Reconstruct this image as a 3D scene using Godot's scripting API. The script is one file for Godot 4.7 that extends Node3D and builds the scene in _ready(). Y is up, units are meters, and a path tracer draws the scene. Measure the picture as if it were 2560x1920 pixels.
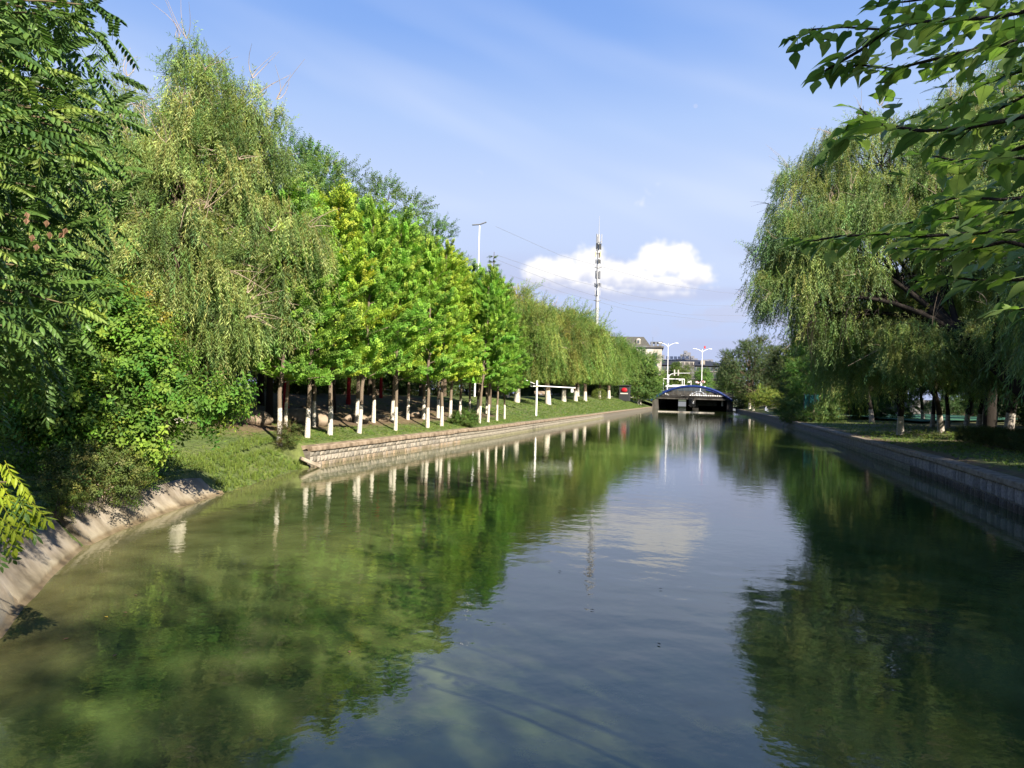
extends Node3D
# A straight city canal seen from a low footbridge. x right, y up, -z down the canal; water level y = 0.

const EYE := 2.7
var taken := {}
var M := {}
var SH := {}          # spray and leaf meshes shared between plants
var rng := RandomNumberGenerator.new()
var fn := FastNoiseLite.new()
# shoreline of both banks: x and distance from the camera (z = -y)
var SHORE_L := PackedVector2Array([Vector2(-3.2, -60), Vector2(-4.2, -20), Vector2(-4.7, 0), Vector2(-5.29, 7.57), Vector2(-5.76, 8.6), Vector2(-6.44, 10.3), Vector2(-6.95, 11.8), Vector2(-7.15, 13.1), Vector2(-7.28, 15.3), Vector2(-7.28, 18), Vector2(-7.2, 21), Vector2(-7.05, 25.2), Vector2(-4.85, 33), Vector2(-1, 46.5), Vector2(4.6, 68), Vector2(10.2, 89), Vector2(21.5, 133), Vector2(41, 207), Vector2(58, 272), Vector2(80, 360)])
var SHORE_R := PackedVector2Array([Vector2(4.0, -60), Vector2(4.3, -20), Vector2(4.6, 0), Vector2(6.6, 5), Vector2(10.3, 11), Vector2(13.08, 18.1), Vector2(15.6, 25.8), Vector2(18.2, 34.5), Vector2(21.7, 46.4), Vector2(27.8, 67.4), Vector2(41, 114.5), Vector2(53.2, 161.5), Vector2(62.5, 197), Vector2(80, 272), Vector2(102, 360)])


# ---------------------------------------------------------------- mesh builder
class MB:
	var v := PackedVector3Array()
	var n := PackedVector3Array()
	var c := PackedColorArray()
	var u := PackedVector2Array()
	var ix := PackedInt32Array()
	var col := Color(1, 1, 1)

	func put(p: Vector3, nn: Vector3) -> int:
		v.append(p); n.append(nn); c.append(col)
		return v.size() - 1

	func tri(a: Vector3, b: Vector3, d: Vector3, out := Vector3.ZERO) -> void:
		var f: Vector3 = (a - d).cross(a - b)
		if out != Vector3.ZERO and f.dot(out) < 0.0:
			var s := b
			b = d; d = s
			f = -f
		f = f.normalized()
		var k := v.size()
		v.append(a); v.append(b); v.append(d)
		n.append(f); n.append(f); n.append(f)
		c.append(col); c.append(col); c.append(col)
		ix.append(k); ix.append(k + 1); ix.append(k + 2)

	func quad(a: Vector3, b: Vector3, d: Vector3, e: Vector3, out := Vector3.ZERO) -> void:
		tri(a, b, d, out)
		tri(a, d, e, out)

	func box(at: Vector3, size: Vector3, bas := Basis(), cut := 0.0) -> void:
		var h := size * 0.5
		cut = minf(cut, minf(h.x, minf(h.y, h.z)) * 0.9)
		var q := func(x: float, y: float, z: float) -> Vector3: return at + bas * Vector3(x, y, z)
		for axis in 3:
			for s in [-1.0, 1.0]:
				var p := []
				for k in [[-1, -1], [1, -1], [1, 1], [-1, 1]]:
					var w := Vector3.ZERO
					w[axis] = h[axis] * s
					w[(axis + 1) % 3] = (h[(axis + 1) % 3] - cut) * k[0]
					w[(axis + 2) % 3] = (h[(axis + 2) % 3] - cut) * k[1]
					p.append(at + bas * w)
				var o := Vector3.ZERO
				o[axis] = s
				quad(p[0], p[1], p[2], p[3], bas * o)
		if cut <= 0.0:
			return
		for axis in 3:   # chamfers along each axis
			var b1 := (axis + 1) % 3
			var b2 := (axis + 2) % 3
			for s1 in [-1.0, 1.0]:
				for s2 in [-1.0, 1.0]:
					var p := []
					for e in [-1.0, 1.0]:
						var w1 := Vector3.ZERO
						w1[axis] = (h[axis] - cut) * e
						w1[b1] = h[b1] * s1
						w1[b2] = (h[b2] - cut) * s2
						var w2 := w1
						w2[b1] = (h[b1] - cut) * s1
						w2[b2] = h[b2] * s2
						p.append(at + bas * w1); p.append(at + bas * w2)
					var o := Vector3.ZERO
					o[b1] = s1
					o[b2] = s2
					quad(p[0], p[1], p[3], p[2], bas * o)
		for sx in [-1.0, 1.0]:
			for sy in [-1.0, 1.0]:
				for sz in [-1.0, 1.0]:
					tri(q.call(h.x * sx, (h.y - cut) * sy, (h.z - cut) * sz), q.call((h.x - cut) * sx, h.y * sy, (h.z - cut) * sz), q.call((h.x - cut) * sx, (h.y - cut) * sy, h.z * sz), bas * Vector3(sx, sy, sz))

	func tube(pts: PackedVector3Array, radii: PackedFloat32Array, sides := 7, caps := true) -> void:
		var m := pts.size()
		if m < 2:
			return
		var t := (pts[1] - pts[0]).normalized()
		var a := t.cross(Vector3(0.31, 0.2, 0.93)).normalized()
		if a.length() < 0.5:
			a = t.cross(Vector3.RIGHT).normalized()
		var k0 := v.size()
		for i in m:
			if i > 0 and i < m - 1:
				t = (pts[i + 1] - pts[i - 1]).normalized()
			elif i > 0:
				t = (pts[i] - pts[i - 1]).normalized()
			a = (a - t * a.dot(t)).normalized()
			var b := t.cross(a)
			for j in sides:
				var g := TAU * j / sides
				var d := a * cos(g) + b * sin(g)
				v.append(pts[i] + d * radii[i]); n.append(d); c.append(col)
		for i in m - 1:
			for j in sides:
				var p := k0 + i * sides + j
				var q := k0 + i * sides + (j + 1) % sides
				ix.append(p); ix.append(p + sides); ix.append(q)
				ix.append(p + sides); ix.append(q + sides); ix.append(q)
		if caps:
			for e in [0, m - 1]:
				var o: Vector3 = (pts[1] - pts[0]) * -1.0 if e == 0 else pts[m - 1] - pts[m - 2]
				for j in range(1, sides - 1):
					tri(v[k0 + e * sides], v[k0 + e * sides + j], v[k0 + e * sides + j + 1], o)

	func rod(a: Vector3, b: Vector3, r: float, sides := 6, r2 := -1.0) -> void:
		tube(PackedVector3Array([a, b]), PackedFloat32Array([r, r2 if r2 >= 0.0 else r]), sides)

	func ball(at: Vector3, r: Vector3, rows := 6, cols := 8, wob := 0.0, sd := 0) -> void:
		var g := RandomNumberGenerator.new()
		g.seed = sd
		var k0 := v.size()
		for i in rows + 1:
			for j in cols:
				var th := PI * i / rows
				var ph := TAU * j / cols
				var d := Vector3(sin(th) * cos(ph), cos(th), sin(th) * sin(ph))
				var w := 1.0 + (g.randf() - 0.5) * wob
				v.append(at + d * r * w); n.append((d / r).normalized()); c.append(col)
		for i in rows:
			for j in cols:
				var p := k0 + i * cols + j
				var q := k0 + i * cols + (j + 1) % cols
				ix.append(p); ix.append(p + cols); ix.append(q)
				ix.append(q); ix.append(p + cols); ix.append(q + cols)

	# a sheet of rows x columns points; which way is up decides the winding
	func sheet(p: PackedVector3Array, across: int, cols := PackedColorArray(), uvs := PackedVector2Array(), up := Vector3.UP) -> void:
		var k0 := v.size()
		var down := p.size() / across
		var flip := ((p[0] - p[1]).cross(p[0] - p[across])).dot(up) < 0.0
		var a := PackedVector3Array()
		a.resize(p.size())
		for i in down:
			for j in across:
				var k := i * across + j
				var dx := p[i * across + mini(j + 1, across - 1)] - p[i * across + maxi(j - 1, 0)]
				var dy := p[mini(i + 1, down - 1) * across + j] - p[maxi(i - 1, 0) * across + j]
				var w := dx.cross(dy).normalized()
				a[k] = w if w.dot(up) >= 0.0 else -w
		v.append_array(p); n.append_array(a)
		if cols.size():
			c.append_array(cols)
		else:
			for i in p.size():
				c.append(col)
		if uvs.size():
			u.append_array(uvs)
		for i in down - 1:
			for j in across - 1:
				var k := k0 + i * across + j
				if not flip:
					ix.append(k); ix.append(k + across); ix.append(k + 1)
					ix.append(k + 1); ix.append(k + across); ix.append(k + across + 1)
				else:
					ix.append(k); ix.append(k + 1); ix.append(k + across)
					ix.append(k + 1); ix.append(k + across + 1); ix.append(k + across)

	# share normals between faces that meet at a point
	func soften() -> void:
		var sum := {}
		for i in v.size():
			var k := Vector3i(v[i] * 20000.0)
			sum[k] = sum.get(k, Vector3.ZERO) + n[i]
		for i in v.size():
			n[i] = sum[Vector3i(v[i] * 20000.0)].normalized()

	func mesh() -> ArrayMesh:
		var arr := []
		arr.resize(Mesh.ARRAY_MAX)
		arr[Mesh.ARRAY_VERTEX] = v
		arr[Mesh.ARRAY_NORMAL] = n
		arr[Mesh.ARRAY_COLOR] = c
		if u.size() == v.size():
			arr[Mesh.ARRAY_TEX_UV] = u
		arr[Mesh.ARRAY_INDEX] = ix
		var out := ArrayMesh.new()
		out.add_surface_from_arrays(Mesh.PRIMITIVE_TRIANGLES, arr)
		return out


# placed copies of one small mesh: 12 numbers of a transform and 4 of a tint each
class Scatter:
	var buf := PackedFloat32Array()
	func add(t: Transform3D, k: Color) -> void:
		var b := t.basis
		buf.append_array(PackedFloat32Array([b.x.x, b.y.x, b.z.x, t.origin.x, b.x.y, b.y.y, b.z.y, t.origin.y, b.x.z, b.y.z, b.z.z, t.origin.z, k.r, k.g, k.b, 1.0]))
	func node(mesh: Mesh, mat: Material) -> MultiMeshInstance3D:
		var mm := MultiMesh.new()
		mm.transform_format = MultiMesh.TRANSFORM_3D
		mm.use_colors = true
		mm.mesh = mesh
		mm.instance_count = buf.size() / 16
		mm.buffer = buf
		var o := MultiMeshInstance3D.new()
		o.multimesh = mm
		o.material_override = mat
		return o


# ---------------------------------------------------------------- small helpers
func at(x: float, y: float, d: float) -> Vector3:
	return Vector3(x, y, -d)

func rf(a: float, b: float) -> float:
	return rng.randf_range(a, b)

func lin(r: float, g: float, b: float) -> Color:
	return Color(r, g, b).linear_to_srgb()

func numbered(called: String) -> String:
	var k: int = taken.get(called, 0)
	taken[called] = k + 1
	return called if k == 0 else "%s_%03d" % [called, k]

func tag(o: Node, label: String, category: String, group := "", kind := "") -> void:
	if label: o.set_meta("label", label)
	if category: o.set_meta("category", category)
	if group: o.set_meta("group", group)
	if kind: o.set_meta("kind", kind)

func thing(called: String, label: String, category: String, where := Vector3.ZERO, turn := 0.0, group := "") -> Node3D:
	var o := Node3D.new()
	o.name = numbered(called)
	add_child(o)
	o.position = where
	o.rotation.y = turn
	tag(o, label, category, group)
	return o

func part(called: String, mesh: Mesh, mat: Material, parent: Node) -> MeshInstance3D:
	var o := MeshInstance3D.new()
	o.name = called
	o.mesh = mesh
	o.material_override = mat
	parent.add_child(o, true)
	return o

func lone(called: String, mesh: Mesh, mat: Material, where := Vector3.ZERO) -> MeshInstance3D:
	var o := MeshInstance3D.new()
	o.name = numbered(called)
	o.mesh = mesh
	o.material_override = mat
	add_child(o)
	o.position = where
	return o

func stuff(called: String, s: Scatter, mesh: Mesh, mat: Material, parent: Node) -> MultiMeshInstance3D:
	var o := s.node(mesh, mat)
	o.name = called
	o.set_meta("kind", "stuff")
	parent.add_child(o, true)
	return o

# a basis whose y axis points along dir
func aim(dir: Vector3, roll: float) -> Basis:
	var y := dir.normalized()
	var x := y.cross(Vector3(0.13, 0.21, 0.97))
	if x.length() < 0.1:
		x = y.cross(Vector3.RIGHT)
	x = x.normalized()
	return Basis(y, roll) * Basis(x, y, x.cross(y))

func ball_point() -> Vector3:
	while true:
		var p := Vector3(rf(-1, 1), rf(-1, 1), rf(-1, 1))
		if p.length_squared() <= 1.0 and p.length_squared() > 0.0001:
			return p
	return Vector3.UP

func smooth01(t: float) -> float:
	t = clampf(t, 0.0, 1.0)
	return t * t * (3.0 - 2.0 * t)

func bezier(a: Vector3, b: Vector3, d: Vector3, m: int) -> PackedVector3Array:
	var out := PackedVector3Array()
	for i in m + 1:
		var t := float(i) / m
		out.append(a.lerp(b, t).lerp(b.lerp(d, t), t))
	return out

func taper(a: float, b: float, m: int) -> PackedFloat32Array:
	var out := PackedFloat32Array()
	for i in m:
		out.append(lerpf(a, b, float(i) / (m - 1)))
	return out

# signed distance to a shoreline, positive to the right of it when looking down the canal
func shore_distance(p: PackedVector2Array, x: float, d: float) -> float:
	var best := 1e9
	var side := 1.0
	var q := Vector2(x, d)
	for i in p.size() - 1:
		var a := p[i]
		var ab := p[i + 1] - a
		var t := clampf((q - a).dot(ab) / ab.length_squared(), 0.0, 1.0)
		var g := (a + ab * t).distance_to(q)
		if g < best:
			best = g
			side = signf((q.x - a.x) * ab.y - (q.y - a.y) * ab.x)
	return best * side

func ground_left_at(s: float, d: float) -> float:
	if s < 0.0:
		return -0.4
	var w := smooth01((d - 19.5) / 5.0)
	var rise := lerpf(1.45, 1.75 + clampf((d - 60.0) * 0.006, 0.0, 0.8), w)
	var f := (smooth01((s + 2.0) / 12.0) - 0.0741) / 0.9259
	var y := lerpf(0.5, 0.72, w) + rise * f + 0.004 * maxf(s - 10.0, 0.0)
	y += fn.get_noise_2d(s * 9.0 + 50.0, d * 9.0) * 0.06 * smooth01(s / 2.0)
	return y

func ground_right_at(s: float, d: float) -> float:
	if s < 0.0:
		return -0.4
	return 0.82 + 0.035 * minf(s, 14.0) + fn.get_noise_2d(s * 9.0 + 350.0, d * 9.0) * 0.05 * smooth01(s / 2.0) + 2.6 * smooth01((s - 26.0) / 30.0) + 1.4 * smooth01((d - 120.0) / 70.0) * smooth01(s / 9.0)

func on_left(x: float, d: float) -> Vector3:
	return at(x, ground_left_at(-shore_distance(SHORE_L, x, d), d), d)

func on_right(x: float, d: float) -> Vector3:
	return at(x, ground_right_at(shore_distance(SHORE_R, x, d), d), d)

func resample(p: PackedVector2Array, near: float, far: float) -> Array:
	var pts := PackedVector2Array()
	for i in p.size() - 1:
		var ln := p[i].distance_to(p[i + 1])
		var step := near if p[i].y < 60.0 and p[i].y > -5.0 else far
		var m := maxi(1, int(round(ln / step)))
		for k in m:
			pts.append(p[i].lerp(p[i + 1], float(k) / m))
	pts.append(p[p.size() - 1])
	var nrm := PackedVector2Array()
	for i in pts.size():
		var a := pts[maxi(i - 4, 0)]
		var b := pts[mini(i + 4, pts.size() - 1)]
		var t := (b - a).normalized()
		nrm.append(Vector2(-t.y, t.x))   # to the left of the direction of travel
	return [pts, nrm]


# ---------------------------------------------------------------- materials
func noise_tex(sd: int, freq: float, octaves: int, ramp: Array, size := 512, kind := FastNoiseLite.TYPE_SIMPLEX_SMOOTH, as_normal := false, bump := 4.0) -> NoiseTexture2D:
	var f := FastNoiseLite.new()
	f.seed = sd
	f.noise_type = kind
	f.frequency = freq
	f.fractal_octaves = octaves
	var t := NoiseTexture2D.new()
	t.width = size
	t.height = size
	t.seamless = true
	t.seamless_blend_skirt = 0.15
	t.noise = f
	if as_normal:
		t.as_normal_map = true
		t.bump_strength = bump
	if ramp.size():
		var g := Gradient.new()
		g.offsets = PackedFloat32Array(range(ramp.size()).map(func(i): return float(i) / (ramp.size() - 1)))
		g.colors = PackedColorArray(ramp)
		t.color_ramp = g
	return t

func surf(called: String, base: Color, rough: float, tex: Texture2D = null, scale := 1.0, height: Texture2D = null, cm := 0.0) -> StandardMaterial3D:
	var m := StandardMaterial3D.new()
	m.resource_name = called
	m.albedo_color = base
	m.roughness = rough
	m.metallic_specular = 0.4
	m.vertex_color_use_as_albedo = true
	if tex or height:
		m.uv1_triplanar = true
		m.uv1_world_triplanar = true
		m.uv1_scale = Vector3.ONE * scale
	if tex:
		m.albedo_texture = tex
	if height:
		m.heightmap_enabled = true
		m.heightmap_texture = height
		m.heightmap_scale = cm
	M[called] = m
	return m

func foliage(called: String, base: Color, back := 0.8, rough := 0.5) -> StandardMaterial3D:
	var m := surf(called, base, rough)
	m.backlight_enabled = true
	m.backlight = lin(back * 0.8, back * 1.0, back * 0.4)
	m.metallic_specular = 0.35
	return m

func make_materials() -> void:
	var g := func(a: float) -> Color: return Color(a, a, a)
	var grain := noise_tex(3, 0.02, 5, [g.call(0.62), g.call(0.85), g.call(1.0)])
	var grain2 := noise_tex(4, 0.012, 5, [g.call(0.55), g.call(0.8), g.call(0.88), g.call(1.0)])
	var rough_h := noise_tex(5, 0.03, 5, [])
	var bark_t := noise_tex(6, 0.03, 5, [g.call(0.45), g.call(0.8), g.call(1.0)])
	var stain := noise_tex(7, 0.008, 6, [Color(0.36, 0.34, 0.31), Color(0.74, 0.71, 0.66), Color(0.92, 0.9, 0.87), Color(1, 1, 1)])
	surf("soil", Color(1, 1, 1), 0.95, grain, 0.35, rough_h, 5.0)
	surf("concrete", lin(0.32, 0.295, 0.255), 0.85, stain, 0.45, rough_h, 0.8)
	surf("coping", lin(0.3, 0.25, 0.2), 0.85, stain, 0.6, rough_h, 0.6)
	surf("stone", lin(0.3, 0.275, 0.225), 0.85, grain2, 1.3, rough_h, 0.8)
	surf("coping_shaded", lin(0.24, 0.215, 0.18), 0.85, stain, 0.6, rough_h, 0.6)  # coping and stone of the right wall carry its shade in their colour
	surf("limewash_shaded", lin(0.42, 0.41, 0.4), 0.9, stain, 1.6, rough_h, 1.0)  # limewash darkened by colour for trunks standing in the right shade
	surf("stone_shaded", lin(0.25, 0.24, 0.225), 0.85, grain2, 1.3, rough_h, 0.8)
	surf("mortar", lin(0.15, 0.135, 0.11), 0.95, grain, 0.8)
	surf("bark", lin(0.16, 0.12, 0.085), 0.95, bark_t, 3.0, rough_h, 2.5)
	surf("bark_pale", lin(0.24, 0.19, 0.14), 0.95, bark_t, 3.0, rough_h, 1.5)
	surf("bark_dark", lin(0.035, 0.028, 0.023), 0.95, bark_t, 3.0, rough_h, 2.5)
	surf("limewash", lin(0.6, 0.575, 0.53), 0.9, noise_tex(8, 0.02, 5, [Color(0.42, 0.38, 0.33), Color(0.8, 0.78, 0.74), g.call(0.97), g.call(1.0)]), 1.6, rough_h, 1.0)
	surf("twig", lin(0.11, 0.085, 0.05), 0.9)
	surf("deadwood", lin(0.34, 0.27, 0.21), 0.9)
	surf("white_metal", lin(0.78, 0.79, 0.8), 0.4)
	surf("mast_metal", lin(0.32, 0.33, 0.35), 0.5)
	surf("cable", lin(0.14, 0.15, 0.17), 0.7)
	surf("grey_metal", lin(0.12, 0.13, 0.15), 0.5)
	surf("dark_metal", lin(0.03, 0.033, 0.036), 0.5)
	surf("tan_metal", lin(0.5, 0.38, 0.2), 0.6)
	surf("blue_paint", lin(0.012, 0.03, 0.15), 0.35, noise_tex(9, 0.01, 4, [g.call(0.8), g.call(1.0)]), 0.3)
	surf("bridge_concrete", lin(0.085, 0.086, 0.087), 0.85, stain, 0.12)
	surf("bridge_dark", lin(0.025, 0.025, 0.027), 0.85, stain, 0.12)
	surf("asphalt", lin(0.05, 0.05, 0.052), 0.9, grain, 0.4)
	surf("red_paint", lin(0.3, 0.005, 0.012), 0.6)
	surf("white_plaster", lin(0.5, 0.5, 0.5), 0.85, stain, 0.02)
	surf("grey_plaster", lin(0.08, 0.083, 0.1), 0.85, stain, 0.05)
	surf("pale_plaster", lin(0.13, 0.135, 0.155), 0.85, stain, 0.05)
	surf("slate", lin(0.03, 0.033, 0.045), 0.7, grain, 0.2)
	surf("roof_tile", lin(0.085, 0.085, 0.075), 0.8, grain, 0.2)
	surf("tower_wall", lin(0.15, 0.155, 0.185), 0.9)
	surf("window_glass", lin(0.05, 0.065, 0.08), 0.12)
	surf("teal_net", lin(0.03, 0.16, 0.15), 0.8)
	surf("court", lin(0.04, 0.15, 0.09), 0.85, grain, 0.3)
	surf("yellow_leaf", lin(0.55, 0.38, 0.04), 0.6)
	surf("petal", lin(0.3, 0.006, 0.008), 0.7)
	surf("cloth", lin(0.45, 0.5, 0.6), 0.9)
	surf("solar", lin(0.03, 0.04, 0.07), 0.15)
	surf("plain", Color(1, 1, 1), 0.6)
	foliage("leaf", Color(1, 1, 1), 0.85, 0.55)
	foliage("leaf_gloss", Color(1, 1, 1), 0.55, 0.38)
	foliage("leaf_far", Color(1, 1, 1), 0.7, 0.65)
	foliage("grass_blade", Color(1, 1, 1), 0.6, 0.6)
	foliage("mulberry", lin(0.2, 0.3, 0.09), 1.0, 0.42)
	foliage("mulberry_pale", lin(0.32, 0.4, 0.16), 1.0, 0.42)
	foliage("mulberry_deep", lin(0.115, 0.2, 0.07), 0.9, 0.4)
	foliage("frond", lin(0.1, 0.185, 0.05), 0.7, 0.4)
	foliage("frond_light", lin(0.24, 0.34, 0.09), 0.8, 0.4)
	foliage("frond_deep", lin(0.05, 0.105, 0.032), 0.5, 0.38)
	foliage("new_leaf", lin(0.3, 0.38, 0.035), 0.9, 0.45)
	foliage("capsule", lin(0.2, 0.12, 0.075), 0.6, 0.7)
	# water: murky, with drifting silt and two scales of ripple
	var w := StandardMaterial3D.new()
	w.resource_name = "water"
	w.albedo_color = Color(1, 1, 1)
	w.vertex_color_use_as_albedo = true
	w.albedo_texture = noise_tex(21, 0.006, 4, [g.call(0.72), g.call(0.86), g.call(0.93), g.call(1.0)], 1024)
	w.roughness = 0.03
	w.metallic_specular = 0.56
	w.normal_enabled = true
	w.normal_texture = noise_tex(22, 0.02, 4, [], 1024, FastNoiseLite.TYPE_SIMPLEX_SMOOTH, true, 6.0)
	w.normal_scale = 0.042
	M["water"] = w


# ---------------------------------------------------------------- sky
var puffs := []
func sky_colour(az: float, el: float) -> Color:
	var stops := [[-90.0, 0.30, 0.32, 0.33], [-2.0, 0.46, 0.53, 0.76], [1.0, 0.47, 0.545, 0.80], [7.0, 0.52, 0.62, 0.88], [15.0, 0.55, 0.665, 0.92], [21.0, 0.415, 0.57, 0.90], [27.0, 0.235, 0.41, 0.83], [33.0, 0.17, 0.335, 0.77], [50.0, 0.115, 0.25, 0.68], [90.0, 0.075, 0.18, 0.55]]
	var k := 0
	while k < stops.size() - 2 and el > stops[k + 1][0]:
		k += 1
	var a: Array = stops[k]
	var b: Array = stops[k + 1]
	var t := clampf((el - a[0]) / (b[0] - a[0]), 0.0, 1.0)
	var c := Color(lerpf(a[1], b[1], t), lerpf(a[2], b[2], t), lerpf(a[3], b[3], t))
	if el < -1.0:
		return c
	var d := Vector3(sin(deg_to_rad(az)) * cos(deg_to_rad(el)), sin(deg_to_rad(el)), cos(deg_to_rad(az)) * cos(deg_to_rad(el)))
	# thin high veil, drawn out along slanting bands
	var q := Vector3(d.x * 2.2 + d.y * 2.6, d.y * 7.5 + d.x * 2.0, d.z * 2.0)
	var veil := fn.get_noise_3dv(q * 110.0) * 0.75 + fn.get_noise_3dv(q * 260.0 + Vector3(70, 3, 9)) * 0.22 + 0.12
	veil = smooth01((veil + 0.12) / 0.75) * smooth01((el - 4.0) / 8.0) * (1.0 - smooth01((el - 19.0) / 16.0))
	c = c.lerp(Color(0.66, 0.75, 0.96), veil * 0.45)
	# grey low banks
	var bank := smooth01((fn.get_noise_3dv(Vector3(d.x * 420.0, d.y * 1500.0, d.z * 420.0) + Vector3(11, 5, 31)) + 0.02) / 0.45) * smooth01((el - 2.0) / 3.0) * (1.0 - smooth01((el - 9.5) / 3.0))
	c = c.lerp(Color(0.50, 0.54, 0.75), bank * 0.55)
	# heaps
	var dens := -1.0
	var lit := 0.0
	var glow := 1.0
	if az > -6.0 and az < 24.0 and el < 15.0:
		for p in puffs:
			var ex: float = (az - p[0]) / p[2]
			var ey: float = (el - p[1]) / (p[3] if el > p[1] else p[3] * 0.62)
			var g: float = (1.0 - sqrt(ex * ex + ey * ey)) * p[4]
			if g > dens:
				glow = p[5] if p.size() > 5 else 1.0
				lit = clampf(0.5 + (el - 9.3) * 0.3 + ey * 0.2 + ex * 0.1, 0.0, 1.0)
			dens = maxf(dens, g)
	else:
		var far := fn.get_noise_3dv(d * 520.0 + Vector3(5, 40, 2))
		dens = far * 1.5 - 0.42 - absf(el - 9.0) * 0.06
		lit = clampf(0.45 + (el - 8.0) * 0.09, 0.0, 1.0)
	if dens > -0.6:
		var wob := fn.get_noise_3dv(d * 2400.0) * 0.17 + fn.get_noise_3dv(d * 5600.0) * 0.19 + fn.get_noise_3dv(d * 13000.0) * 0.1
		var cover := smooth01((dens + wob + 0.06) / 0.42)
		var tone := smooth01((lit + wob * 0.75 - 0.12) / 0.6)
		c = c.lerp(Color(0.55, 0.58, 0.76).lerp(Color(1.0, 0.985, 0.985), tone), cover * (0.72 + 0.28 * tone) * glow)
	return c

func make_sky() -> Sky:
	# centre azimuth, centre elevation, half width, half height, strength (degrees)
	puffs = [[2.4, 9.6, 1.9, 1.9, 1.0], [4.0, 9.6, 2.1, 1.9, 1.0], [5.9, 10.0, 1.7, 2.2, 1.0], [7.8, 9.6, 1.8, 1.6, 1.0], [9.5, 9.5, 1.8, 1.5, 1.0], [11.2, 10.7, 1.8, 1.9, 1.1], [12.8, 10.7, 2.0, 1.7, 1.1], [14.2, 9.6, 1.7, 1.4, 0.9], [5.0, 8.7, 4.2, 1.0, 0.9], [10.8, 8.9, 4.4, 0.9, 0.9], [9.8, 8.15, 5.0, 0.75, 1.0, 0.85],
		[18.8, 7.2, 2.6, 1.0, 0.7, 0.75], [20.4, 6.2, 2.4, 0.9, 0.75, 0.75], [23.0, 7.0, 2.6, 1.1, 0.8, 0.8], [16.5, 6.7, 2.4, 0.9, 0.9, 0.75], [14.2, 5.9, 2.0, 0.6, 0.7, 0.5], [11.3, 5.3, 0.5, 0.8, 0.6, 0.4], [17.0, 5.2, 1.6, 0.5, 0.35, 0.3]]
	var w := 3072
	var low := Image.create_empty(768, 384, false, Image.FORMAT_RGBF)
	for y in 384:
		var el := (0.5 - (y + 0.5) / 384.0) * 180.0
		if el < -3.0:
			low.fill_rect(Rect2i(0, y, 768, 384 - y), Color(0.30, 0.32, 0.33))
			break
		for x in 768:
			low.set_pixel((x + 384) % 768, y, sky_colour(((x + 0.5) / 768.0 - 0.5) * 360.0, el))   # straight ahead is the left edge of the picture
	low.resize(w, w / 2, Image.INTERPOLATE_CUBIC)
	for x in range(int(w * 0.5 - w * 40.0 / 360.0), int(w * 0.5 + w * 40.0 / 360.0)):
		var az := ((x + 0.5) / w - 0.5) * 360.0
		for y in range(int(w * 0.25 - w * 33.0 / 360.0), int(w * 0.25 + w * 1.5 / 360.0)):
			low.set_pixel((x + w / 2) % w, y, sky_colour(az, (0.25 - (y + 0.5) / w) * 360.0))
	var pm := PanoramaSkyMaterial.new()
	pm.panorama = ImageTexture.create_from_image(low)
	pm.energy_multiplier = 1.0
	var s := Sky.new()
	s.sky_material = pm
	return s


# ---------------------------------------------------------------- leaves and sprays
func leaf4(m: MB, p: Vector3, dir: Vector3, side: Vector3, ln: float, wd: float, fold: float, droop := 0.0) -> void:
	var up := side.cross(dir).normalized()
	var mid := p + dir * ln * 0.45
	var tip := p + dir * ln - Vector3(0, droop * ln, 0)
	var l := mid + side * wd * 0.5 + up * fold * wd
	var r := mid - side * wd * 0.5 + up * fold * wd
	m.tri(p, l, tip)
	m.tri(p, tip, r)

func shade(m: MB, lo := 0.72, hi := 1.25) -> void:
	var k := rf(lo, hi)
	var y := rf(0.92, 1.1)
	m.col = Color(k * y, k, k * rf(0.8, 1.1))

func fan_spray() -> Mesh:      # ginkgo: tufts of small fans along a short twig
	var m := MB.new()
	m.col = Color(0.5, 0.4, 0.35)
	m.tube(PackedVector3Array([Vector3.ZERO, Vector3(0.01, 0.3, 0), Vector3(0, 0.6, 0.02)]), PackedFloat32Array([0.007, 0.005, 0.002]), 3, false)
	for i in 9:
		var y := 0.04 + i * 0.066
		var n := 7
		for k in n:
			var a := TAU * k / n + i * 1.9 + rf(-0.4, 0.4)
			var out := Vector3(cos(a), rf(0.0, 0.75), sin(a)).normalized()
			var p := Vector3(0, y, 0) + out * rf(0.02, 0.045)
			var side := out.cross(Vector3(rf(-0.5, 0.5), 1, rf(-0.5, 0.5))).normalized()
			var ln := rf(0.045, 0.066)
			shade(m)
			var up := side.cross(out)
			var b1 := p + out * ln * 0.86 + side * ln * 0.72 + up * 0.012
			var b2 := p + out * ln * 0.86 - side * ln * 0.72 + up * 0.012
			var b3 := p + out * ln * 1.05
			m.tri(p, b1, b3)
			m.tri(p, b3, b2)
	return m.mesh()

func hanging_strand(nodes := 20, leaf := 0.125) -> Mesh:    # willow: one metre of drooping twig with slender leaves
	var m := MB.new()
	m.col = Color(0.75, 0.6, 0.35)
	var pts := PackedVector3Array()
	for i in 7:
		var t := i / 6.0
		pts.append(Vector3(0.08 * sin(t * 2.0), -t, 0.04 * sin(t * 5.0)))
	m.tube(pts, taper(0.006, 0.002, 7), 3, false)
	for i in nodes:
		var t := (i + 0.5) / nodes
		var p := pts[int(t * 6)].lerp(pts[mini(int(t * 6) + 1, 6)], t * 6 - int(t * 6))
		var a := i * 2.4 + rf(-0.5, 0.5)
		var dir := Vector3(cos(a) * 0.75, -rf(0.5, 1.1), sin(a) * 0.75).normalized()
		shade(m)
		leaf4(m, p, dir, dir.cross(Vector3(rf(-1, 1), rf(-0.4, 0.4), rf(-1, 1))).normalized(), leaf * rf(0.75, 1.2), leaf * 0.23, 0.15, 0.1)
	return m.mesh()

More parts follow.
